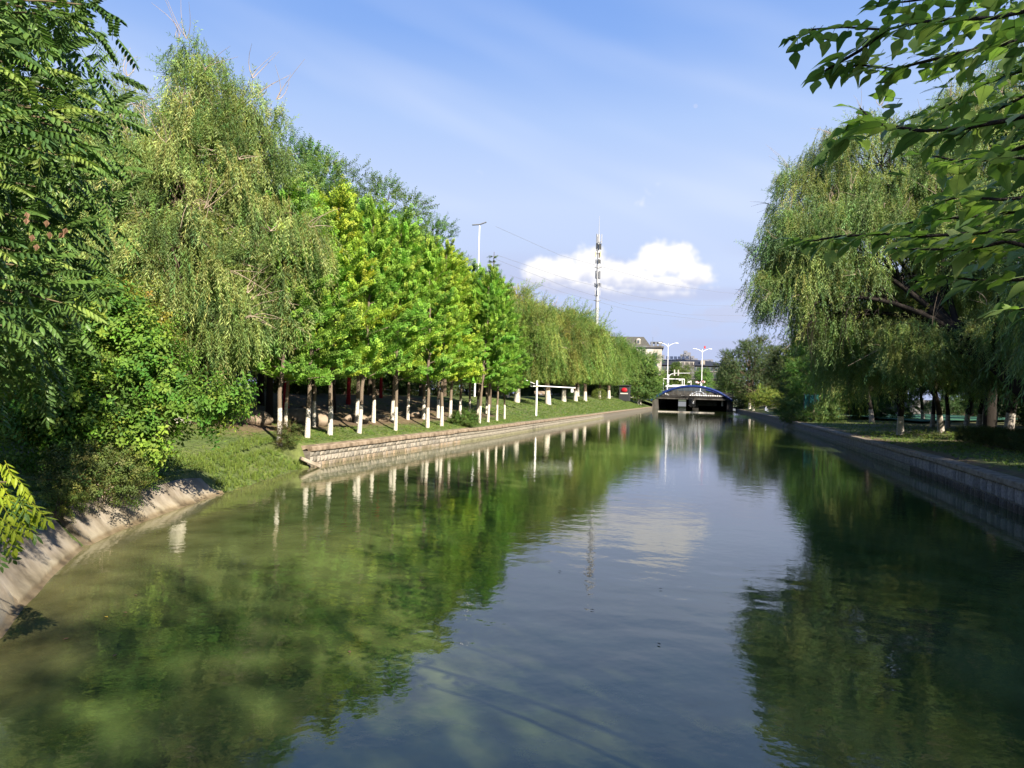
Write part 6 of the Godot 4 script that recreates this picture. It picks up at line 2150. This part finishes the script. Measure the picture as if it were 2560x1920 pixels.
	grow_broad(d, 412, [[Vector3(-1.5, 12.0, 0), Vector3(4.0, 3.4, 4.0)], [Vector3(-5.0, 8.0, 0.4), Vector3(3.8, 3.2, 3.4)], [Vector3(3.0, 9.4, 0), Vector3(4.2, 3.6, 4.0)], [Vector3(0, 5.4, 1.0), Vector3(5.4, 2.6, 3.8)]], 105, 24, SH.far, M.leaf_far, [Color(0.07, 0.11, 0.045), Color(0.09, 0.125, 0.05), Color(0.055, 0.09, 0.04)], {"r": 0.3, "fork": 2.6, "clump": 1.25, "paint": 1.3, "floor": 1.6})
	copy(d, "broadleaf_tree", "full green tree between the bridge and the tall loose-crowned tree", on_right(60.5, 181), 3.1, 1.2)
	copy(d, "broadleaf_tree", "dark tree on the right bank behind the pale yellow shrub", on_right(53.0, 130), 2.2, 0.95)
	copy(d, "broadleaf_tree", "dark tree on the right bank where the wall fades into shade", on_right(44.5, 104), 4.0, 0.95)
	copy(d, "broadleaf_tree", "tree on the right bank behind the dark mid-distance crown", on_right(52.0, 112), 1.2, 1.05)
	copy(d, "broadleaf_tree", "tree right of the bridge's right end", on_right(72.0, 190), 5.2, 1.0)
	copy(c, "broadleaf_tree", "dense dark tree in mid distance left of the sweeping willow", on_right(36.5, 84), 0.7, 0.78)
	copy(c, "broadleaf_tree", "dense dark tree behind the teal net fence", on_right(42.0, 92), 2.9, 0.95)
	# trees with white feet standing in the shade on the right
	g = "shaded trees with whitewashed trunks on the right bank"
	var e := thing("broadleaf_tree", "slanting white-footed tree nearest the hedge in the right shade", "tree", on_right(28.8, 47.7), 0.0, g)
	grow_broad(e, 413, [[Vector3(0.2, 8.0, 0), Vector3(3.2, 2.4, 3.0)], [Vector3(-2.4, 5.8, 0), Vector3(2.6, 2.0, 2.6)], [Vector3(2.4, 5.6, 0.3), Vector3(2.8, 2.0, 2.6)]], 80, 30, SH.broad, M.leaf, dark, {"r": 0.2, "fork": 2.6, "clump": 0.95, "paint": 1.2, "wash": M.limewash_shaded, "bark": M.bark_dark, "floor": 2.2, "lean": Vector3(-0.5, 0, 0)})
	var spots := [[33.85, 55.2, "upright white-footed tree right behind the slanting one"], [33.2, 52.0, "thick grey-footed tree left of a pair in the right shade"], [35.4, 53.9, "white-footed tree close beside the thick grey-footed one"], [31.2, 57.0, "leaning thin white-footed tree before the sports court"], [35.8, 70.7, "double-footed tree at the left end of the sports court"], [34.3, 58.0, "broad striped trunk tree at the right end of the sports court"], [37.6, 55.5, "low forked tree at the end of the hedge"], [46.8, 70.5, "white-footed tree below the bright small crown"], [54.0, 80.0, "farthest white-footed tree at the right edge"], [44.1, 76.3, "hidden tree behind the sports court wall"], [26.5, 38.0, "shaded tree behind the hedge at the right"], [31.0, 42.0, "shaded tree at the far right behind the near curtain"], [38.5, 48.0, "shaded tree deep at the right edge behind the hedge"]]
	for i in spots.size():
		copy(e, "broadleaf_tree", spots[i][2], on_right(spots[i][0], spots[i][1]), 0.9 + i * 1.37, rf(0.85, 1.25))
	var f := thing("small_maple", "small bright green tree glowing in the shade at the far right", "tree", on_right(33.2, 49.5))
	grow_broad(f, 414, [[Vector3(0, 4.4, 0), Vector3(1.5, 1.3, 1.4)], [Vector3(-0.7, 3.2, 0.2), Vector3(1.2, 0.8, 1.2)]], 40, 24, SH.ovate, M.leaf, lime, {"r": 0.09, "fork": 2.0, "clump": 0.55, "floor": 2.0})
	# unseen trees added beyond the right edge to shade the bank and water
	g = "unseen shade trees added beside the footbridge on the right"
	var h := thing("broadleaf_tree", "unseen dark shade tree added beside the footbridge on the right bank", "tree", on_right(14.5, 6.0), 0.0, g)
	grow_broad(h, 415, [[Vector3(0, 11.0, 0), Vector3(3.6, 3.0, 3.6)], [Vector3(-2.6, 8.0, 0), Vector3(2.8, 2.6, 3.0)], [Vector3(2.6, 8.0, 0), Vector3(3, 2.6, 3)], [Vector3(0, 5.6, 0), Vector3(4.0, 2.0, 4.0)]], 210, 32, SH.broad, M.leaf, mid, {"r": 0.24, "fork": 3.2, "clump": 1.0})
	copy(h, "broadleaf_tree", "large dark tree on the right bank abreast of the mulberry", on_right(21.0, 10.0), 2.0, 1.1)
	copy(h, "broadleaf_tree", "large dark tree on the right bank behind the near willow curtain", on_right(26.5, 20.0), 4.0, 1.1)
	copy(h, "broadleaf_tree", "large dark tree on the right bank just behind the footbridge", on_right(13.3, -6.0), 1.0, 1.1)
	copy(h, "broadleaf_tree", "large dark tree on the right bank level with the footbridge", on_right(12.6, 1.0), 2.6, 1.1)
	copy(h, "broadleaf_tree", "large dark tree on the right bank between two others behind the footbridge", on_right(18.5, -9.0), 5.6, 1.2)
	copy(h, "broadleaf_tree", "large dark tree on the right bank farther behind the footbridge", on_right(12.0, -14.0), 3.0, 1.18)
	copy(h, "broadleaf_tree", "large dark tree on the right bank ahead of the footbridge corner", on_right(15.0, 13.0), 0.3, 1.0)
	copy(h, "broadleaf_tree", "large dark tree set back right of the footbridge", on_right(18.5, -1.0), 4.4, 1.2)
	g = "trees closing the view at the back of the park"
	var belt := [[-25, 46, "behind the great willow and the rail fence"], [-24, 56, "at the back left of the ginkgo rows"], [-22, 67, "at the back behind the middle ginkgos"], [-19, 80, "at the back behind the last ginkgos"], [-14, 97, "at the back behind the floodlight mast"], [-33, 33, "at the back behind the left edge shrubs"], [-36, 24, "at the back left of everything on the slope"], [-9, 118, "at the back behind the far willows"], [-2, 138, "at the back left of the telecom mast"], [7, 158, "at the back right of the telecom mast"]]
	for i in belt.size():
		copy(a if i % 2 else b, "broadleaf_tree", "tall tree " + belt[i][2], on_left(belt[i][0], belt[i][1]), i * 2.3, 1.0 + 0.12 * (i % 3)).set_meta("group", g)
	var belt2 := [[46, 60, "at the back of the right park behind the hedge"], [57, 78, "at the back of the right park beside the court"], [62, 96, "at the back beyond the sports court"], [40, 44, "deep at the right edge"], [66, 125, "at the back of the far right trees"], [72, 150, "behind the pale yellow shrub at the back"], [100, 215, "right of the far end of the road bridge"], [92, 240, "behind the right end of the road bridge"], [34, 4, "far right of the footbridge"], [40, 16, "far right of the near willow"], [46, 30, "far right of the big leaning willow"], [52, 46, "farthest right of the hedge"], [33, -10, "far right behind the footbridge"], [56, 10, "second row far right of the footbridge"], [62, 32, "second row far right of the hedge"]]
	for i in belt2.size():
		copy(h, "broadleaf_tree", "tall tree " + belt2[i][2], on_right(belt2[i][0], belt2[i][1]), i * 2.3, 1.0 + 0.12 * (i % 3)).set_meta("group", g)

func plant_shrubs() -> void:
	var fresh := [Color(0.1, 0.215, 0.035), Color(0.14, 0.26, 0.04), Color(0.085, 0.18, 0.035), Color(0.19, 0.28, 0.045)]
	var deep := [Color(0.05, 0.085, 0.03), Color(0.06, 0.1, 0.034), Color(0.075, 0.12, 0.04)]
	var mid := [Color(0.075, 0.13, 0.035), Color(0.095, 0.15, 0.04)]
	var lime := [Color(0.2, 0.25, 0.05), Color(0.16, 0.22, 0.04)]
	var o := thing("shrub", "tall leafy green shrub with heart-shaped leaves on the near left slope", "shrub", on_left(-8.7, 15.2))
	grow_broad(o, 501, [[Vector3(-0.2, 3.3, 0), Vector3(0.8, 0.7, 0.6)], [Vector3(-0.9, 2.7, 0.1), Vector3(0.8, 0.8, 0.6)], [Vector3(0.5, 2.7, 0), Vector3(0.8, 0.7, 0.7)], [Vector3(1.2, 2.1, 0), Vector3(0.7, 0.6, 0.6)], [Vector3(1.9, 1.6, 0.1), Vector3(0.55, 0.4, 0.5)], [Vector3(0.2, 1.7, 0.3), Vector3(1.2, 0.8, 0.7)], [Vector3(-1.2, 1.6, 0.3), Vector3(0.8, 0.9, 0.6)], [Vector3(-0.6, 0.9, 0.5), Vector3(0.8, 0.5, 0.5)], [Vector3(2.5, 1.7, 0.0), Vector3(0.4, 0.35, 0.4)], [Vector3(0.9, 0.8, 0.6), Vector3(0.8, 0.45, 0.5)]], 250, 10, SH.ovate, M.leaf, fresh, {"r": 0.045, "stems": 18, "clump": 0.26, "floor": 0.15, "scale": 1.0, "bark": M.twig, "lift": 0.5})
	o = thing("shrub", "yellow-green upright shrub tips above the tall leafy shrub", "shrub", on_left(-9.6, 16.8))
	grow_broad(o, 502, [[Vector3(0.5, 3.5, 0), Vector3(0.5, 0.7, 0.5)], [Vector3(0, 2.7, 0), Vector3(0.9, 0.8, 0.7)], [Vector3(0.9, 2.9, 0.1), Vector3(0.6, 0.6, 0.6)]], 60, 9, SH.ovate, M.leaf_gloss, [Color(0.16, 0.2, 0.03), Color(0.13, 0.19, 0.03), Color(0.22, 0.19, 0.03)], {"r": 0.04, "stems": 10, "clump": 0.24, "scale": 0.8, "bark": M.twig, "lift": 0.6})
	o = thing("shrub", "dense dark rounded evergreen shrub at the left edge of the slope", "shrub", on_left(-13.0, 18.2))
	grow_broad(o, 503, [[Vector3(0, 1.0, 0), Vector3(1.5, 1.1, 1.2)], [Vector3(1.2, 0.9, 0.2), Vector3(0.9, 0.9, 0.9)], [Vector3(-1.6, 1.1, 0.2), Vector3(1.3, 1.2, 1.2)]], 130, 16, SH.small, M.leaf_gloss, [Color(0.055, 0.09, 0.025), Color(0.04, 0.07, 0.02), Color(0.11, 0.14, 0.03)], {"r": 0.05, "stems": 12, "clump": 0.28, "floor": 0.1, "scale": 1.0})
	o = thing("shrub", "low straggling shrub sprawling over the near concrete slabs", "shrub", on_left(-7.75, 13.6))
	grow_broad(o, 504, [[Vector3(0.0, 0.5, 0), Vector3(0.7, 0.35, 0.9)], [Vector3(0.35, 0.25, 0.5), Vector3(0.45, 0.22, 0.7)], [Vector3(-0.5, 0.45, -0.2), Vector3(0.5, 0.3, 0.7)]], 80, 8, SH.small, M.leaf, [Color(0.1, 0.14, 0.035), Color(0.075, 0.12, 0.03), Color(0.15, 0.17, 0.05)], {"r": 0.02, "stems": 14, "clump": 0.2, "floor": -0.1, "scale": 0.9, "bark": M.deadwood})
	o = thing("shrub", "little weed clump between two near concrete slabs", "shrub", on_left(-7.6, 11.9))
	grow_broad(o, 505, [[Vector3(0.12, 0.15, 0), Vector3(0.25, 0.15, 0.25)]], 16, 7, SH.small, M.leaf, [Color(0.15, 0.19, 0.04), Color(0.1, 0.15, 0.03)], {"r": 0.01, "stems": 5, "clump": 0.12, "floor": -0.2, "scale": 0.6})
	o = thing("shrub", "small dark weed at the near end of the left stone wall", "shrub", on_left(-7.9, 24.6))
	grow_broad(o, 506, [[Vector3(0.2, 0.35, 0), Vector3(0.25, 0.35, 0.25)]], 22, 7, SH.small, M.leaf, [Color(0.08, 0.11, 0.03), Color(0.1, 0.08, 0.03)], {"r": 0.012, "stems": 6, "clump": 0.14, "floor": -0.2, "scale": 0.8})
	o = thing("shrub", "round green bush on the wall top before the ginkgo trunks", "shrub", on_left(-2.75, 42.6))
	grow_broad(o, 507, [[Vector3(0, 0.45, 0), Vector3(0.6, 0.4, 0.5)], [Vector3(-0.6, 0.25, 0), Vector3(0.4, 0.25, 0.4)]], 50, 10, SH.small, M.leaf, [Color(0.075, 0.14, 0.03), Color(0.1, 0.17, 0.035)], {"r": 0.015, "stems": 8, "clump": 0.18, "floor": -0.1})
	# clipped ball
	o = thing("topiary_ball", "clipped round yellow-green shrub ball on the far left lawn", "topiary", on_left(17.84, 145.2))
	rng.seed = 508
	var s := Scatter.new()
	for i in 1500:
		var d := ball_point().normalized()
		var p := Vector3(0, 1.0, 0) + d * Vector3(1.5, 1.1, 1.4) * rf(0.9, 1.0)
		if p.y > 0.0:
			s.add(Transform3D(aim(d + ball_point() * 0.6, rf(0, TAU)).scaled(Vector3.ONE * 0.7), p), tint([Color(0.17, 0.22, 0.045), Color(0.14, 0.2, 0.04)]))
	stuff("crown", s, SH.small, M.leaf, o)
	var m := MB.new()
	m.rod(Vector3(0, -0.2, 0), Vector3(0, 1.2, 0), 0.07)
	part("stem", m.mesh(), M.bark, o)
	# pale shrub right of the bridge
	o = thing("shrub", "pale yellow-green shrub catching light by the right end of the bridge", "shrub", on_right(52.6, 147))
	grow_broad(o, 509, [[Vector3(0, 3.4, 0), Vector3(2.8, 1.6, 2.2)], [Vector3(-2.2, 2.2, 0.5), Vector3(2, 1.4, 1.8)], [Vector3(2.4, 2.0, 0.4), Vector3(2.2, 1.4, 1.8)]], 60, 16, SH.far, M.leaf_far, lime, {"r": 0.06, "stems": 10, "clump": 0.8, "floor": 0.2, "scale": 0.8})
	# dark understorey closing the park at eye level
	var g := "dark understorey shrubs at the back of the park"
	var u := thing("understorey_shrub", "dark understorey shrub behind the great willow's foot", "shrub", on_left(-17.5, 26), 0.0, g)
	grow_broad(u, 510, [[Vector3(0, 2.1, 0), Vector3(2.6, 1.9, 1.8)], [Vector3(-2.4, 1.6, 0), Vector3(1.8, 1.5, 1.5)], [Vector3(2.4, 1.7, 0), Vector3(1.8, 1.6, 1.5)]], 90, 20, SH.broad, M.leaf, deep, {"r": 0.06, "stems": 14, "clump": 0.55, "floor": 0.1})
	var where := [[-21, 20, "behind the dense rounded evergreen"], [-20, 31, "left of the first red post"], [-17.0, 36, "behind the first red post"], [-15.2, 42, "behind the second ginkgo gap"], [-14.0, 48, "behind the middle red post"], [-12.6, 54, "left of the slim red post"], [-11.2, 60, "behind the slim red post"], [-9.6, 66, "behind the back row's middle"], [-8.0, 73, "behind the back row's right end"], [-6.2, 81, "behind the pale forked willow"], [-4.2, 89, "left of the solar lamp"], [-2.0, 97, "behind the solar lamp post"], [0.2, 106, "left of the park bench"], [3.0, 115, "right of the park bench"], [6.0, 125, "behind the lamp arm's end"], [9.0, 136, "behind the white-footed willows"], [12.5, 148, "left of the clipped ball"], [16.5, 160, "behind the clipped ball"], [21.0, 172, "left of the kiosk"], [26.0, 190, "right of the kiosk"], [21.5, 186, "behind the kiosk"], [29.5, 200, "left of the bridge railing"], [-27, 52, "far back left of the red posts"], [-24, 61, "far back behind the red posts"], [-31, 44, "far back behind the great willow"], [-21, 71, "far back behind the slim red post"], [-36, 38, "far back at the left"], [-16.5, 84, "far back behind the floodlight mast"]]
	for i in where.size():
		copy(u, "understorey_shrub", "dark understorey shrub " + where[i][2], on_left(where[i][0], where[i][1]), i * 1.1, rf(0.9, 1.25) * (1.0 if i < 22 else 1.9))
	g = "dark understorey shrubs behind the right bank"
	where = [[28, 31, "at the right edge behind the near willow"], [36, 42, "behind the hedge at the right edge"], [42, 52, "right of the small bright tree"], [47, 60, "behind the small bright tree"], [54, 68, "farthest right in the shade"], [41, 80, "left of the sports court"], [46, 92, "behind the teal net fence"], [47, 108, "behind the right wall in mid distance"], [55, 128, "behind the pale yellow shrub"], [60, 150, "right of the pale yellow shrub"], [66, 172, "near the bridge's right end"], [67.5, 200, "beside the right end of the road bridge"], [72, 208, "just beyond the right end of the road bridge"], [64.5, 190, "between the pale shrub and the road bridge"], [64, 92, "behind the sports court at the right"], [70, 110, "far behind the sports court"]]
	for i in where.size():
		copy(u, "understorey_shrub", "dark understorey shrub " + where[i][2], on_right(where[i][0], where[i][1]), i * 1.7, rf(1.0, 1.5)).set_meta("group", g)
	# creeper spilling over the right wall in mid distance
	o = thing("creeper", "leafy creeper hanging over the right wall below the sweeping willow", "creeper", on_right(32.5, 76))
	grow_broad(o, 511, [[Vector3(-1.2, 0.4, 0), Vector3(1.8, 0.7, 3.0)], [Vector3(-0.4, 0.9, 3.0), Vector3(1.6, 0.9, 2.6)], [Vector3(-0.6, 1.2, -4.0), Vector3(1.8, 1.2, 3.0)]], 90, 14, SH.ovate, M.leaf, mid, {"r": 0.03, "stems": 12, "clump": 0.45, "floor": -0.6, "scale": 1.3})
	# low clipped hedge
	var hb := thing("hedge", "long low clipped hedge in the shade along the right path", "hedge")
	s = Scatter.new()
	rng.seed = 512
	m = MB.new()
	for i in 2600:
		var t := rf(0, 1)
		var a := Vector2(20.6, 25.8).lerp(Vector2(23.6, 36.5), t)
		var f := rng.randi() % 3
		var p := Vector3(rf(-0.7, 0.7), rf(0.05, 0.62), 0)
		if f == 0: p.y = 0.62 + rf(-0.05, 0.05)
		elif f == 1: p.x = -0.7 + rf(-0.05, 0.05)
		var q := on_right(a.x, a.y)
		s.add(Transform3D(aim(Vector3(p.x, 0.8, 0) + ball_point(), rf(0, TAU)).scaled(Vector3.ONE * rf(0.6, 1.0)), q + p), tint(deep + [Color(0.08, 0.1, 0.03)]))
	stuff("foliage", s, SH.small, M.leaf, hb)
	for i in 8:
		var a := Vector2(20.6, 25.8).lerp(Vector2(23.6, 36.5), (i + 0.5) / 8)
		var q := on_right(a.x, a.y)
		m.rod(q - Vector3(0, 0.1, 0), q + Vector3(rf(-0.2, 0.2), 0.5, rf(-0.2, 0.2)), 0.02, 5)
	part("stem", m.mesh(), M.twig, hb)
	# ground ivy
	s = Scatter.new()
	rng.seed = 513
	for i in 2600:
		var d := rf(20, 75)
		var q := Vector2(0, 0)
		var k := 0
		while k < RP.size() - 2 and RP[k + 1].y < d: k += 1
		var sd := rf(0.6, 9.0)
		q = RP[k].lerp(RP[k + 1], rf(0, 1)) - RN[k] * sd
		if fn.get_noise_2d(q.x * 40.0 + 90.0, q.y * 40.0) < 0.02 or absf(sd - 0.8) < 0.3:
			continue
		s.add(Transform3D(aim(Vector3(0, 1, 0) + ball_point() * 0.9, rf(0, TAU)).scaled(Vector3.ONE * rf(0.4, 0.8)), at(q.x, ground_right_at(sd, q.y) + 0.02, q.y)), tint(mid + lime))
	o = stuff("ground_cover", s, SH.small, M.leaf, self)
	tag(o, "low leafy ground cover on the shaded right bank", "", "", "stuff")
	# wooden-trunked dark trees between the ginkgos and the great willow
	var w := [[-11.3, 32.1, "dark bare trunk left of the thick red post"], [-10.05, 29.6, "dark bare trunk between the great willow and the thick red post"], [-8.85, 35.4, "dark bare trunk behind the third front ginkgo"], [-12.6, 28.0, "pale slim trunk right of the great willow's foot"]]
	for i in w.size():
		o = thing("shade_tree", w[i][2], "tree", on_left(w[i][0], w[i][1]), 0.0, "dark trunks in the park shade")
		grow_broad(o, 520 + i, [[Vector3(0, 7.2, 0), Vector3(1.7, 1.5, 1.7)], [Vector3(0.4, 5.4, 0), Vector3(1.9, 1.2, 1.7)]], 40, 20, SH.broad, M.leaf, deep, {"r": 0.15 if i < 3 else 0.09, "fork": 3.6, "clump": 0.8, "bark": M.bark_dark if i < 3 else M.bark_pale, "floor": 3.4})


# ---------------------------------------------------------------- scene
func _ready() -> void:
	fn.seed = 5
	fn.noise_type = FastNoiseLite.TYPE_SIMPLEX_SMOOTH
	fn.frequency = 0.01
	fn.fractal_octaves = 2
	var cam := Camera3D.new()
	cam.name = "camera"
	cam.position = Vector3(0, EYE, 0)
	cam.rotation = Vector3(atan(30.0 / 1780.0), 0, deg_to_rad(1.6))
	cam.fov = rad_to_deg(2.0 * atan(960.0 / 1780.0))
	cam.near = 0.05
	cam.far = 6000.0
	add_child(cam)
	var env := Environment.new()
	env.background_mode = Environment.BG_SKY
	env.sky = make_sky()
	env.background_energy_multiplier = 0.355
	env.tonemap_mode = Environment.TONE_MAPPER_LINEAR
	env.tonemap_exposure = 3.1
	env.sdfgi_enabled = true
	env.ssao_enabled = true
	env.ssil_enabled = true
	var we := WorldEnvironment.new()
	we.name = "environment"
	we.environment = env
	add_child(we)
	var sun := DirectionalLight3D.new()
	sun.name = "sun"
	sun.light_color = Color(1.0, 0.95, 0.87)
	sun.light_energy = 1.6
	sun.light_angular_distance = 0.5
	sun.shadow_enabled = true
	add_child(sun)
	var e := deg_to_rad(33.0)
	var az := deg_to_rad(31.0)       # to the right of straight behind the camera
	sun.look_at_from_position(Vector3(sin(az) * cos(e), sin(e), cos(az) * cos(e)) * 100.0, Vector3.ZERO)
	make_materials()
	make_sprays()
	make_ground()
	make_water()
	var lb := along(LP, LN, 1.0)
	var rb := along(RP, RN, -1.0)
	wall("canal_wall", "sunlit pale stone wall with flat coping along the left shore", lb, 25.2, 206.5, 0.72, [[-0.06, 0.2, 0.25], [0.14, 0.21, 0.25], [0.36, 0.19, 0.34]], 40.0, 100.0, 3.6, M.stone, M.coping, [])
	wall("canal_wall", "shaded grey stone wall with coping darkened for shade along the right shore", rb, -10.0, 203.0, 0.84, [[-0.06, 0.3, 0.21], [0.25, 0.41, 0.17]], 30.0, 85.0, 3.0, M.stone_shaded, M.coping_shaded, [])
	make_apron()
	make_bridge()
	make_town()
	make_tower_and_masts()
	plant_ginkgos()
	plant_willows()
	plant_broad()
	plant_shrubs()
	make_grass()
	make_mulberry()
	make_golden_rain_tree()
	make_near_sprig()
	make_small_things()
	make_person()
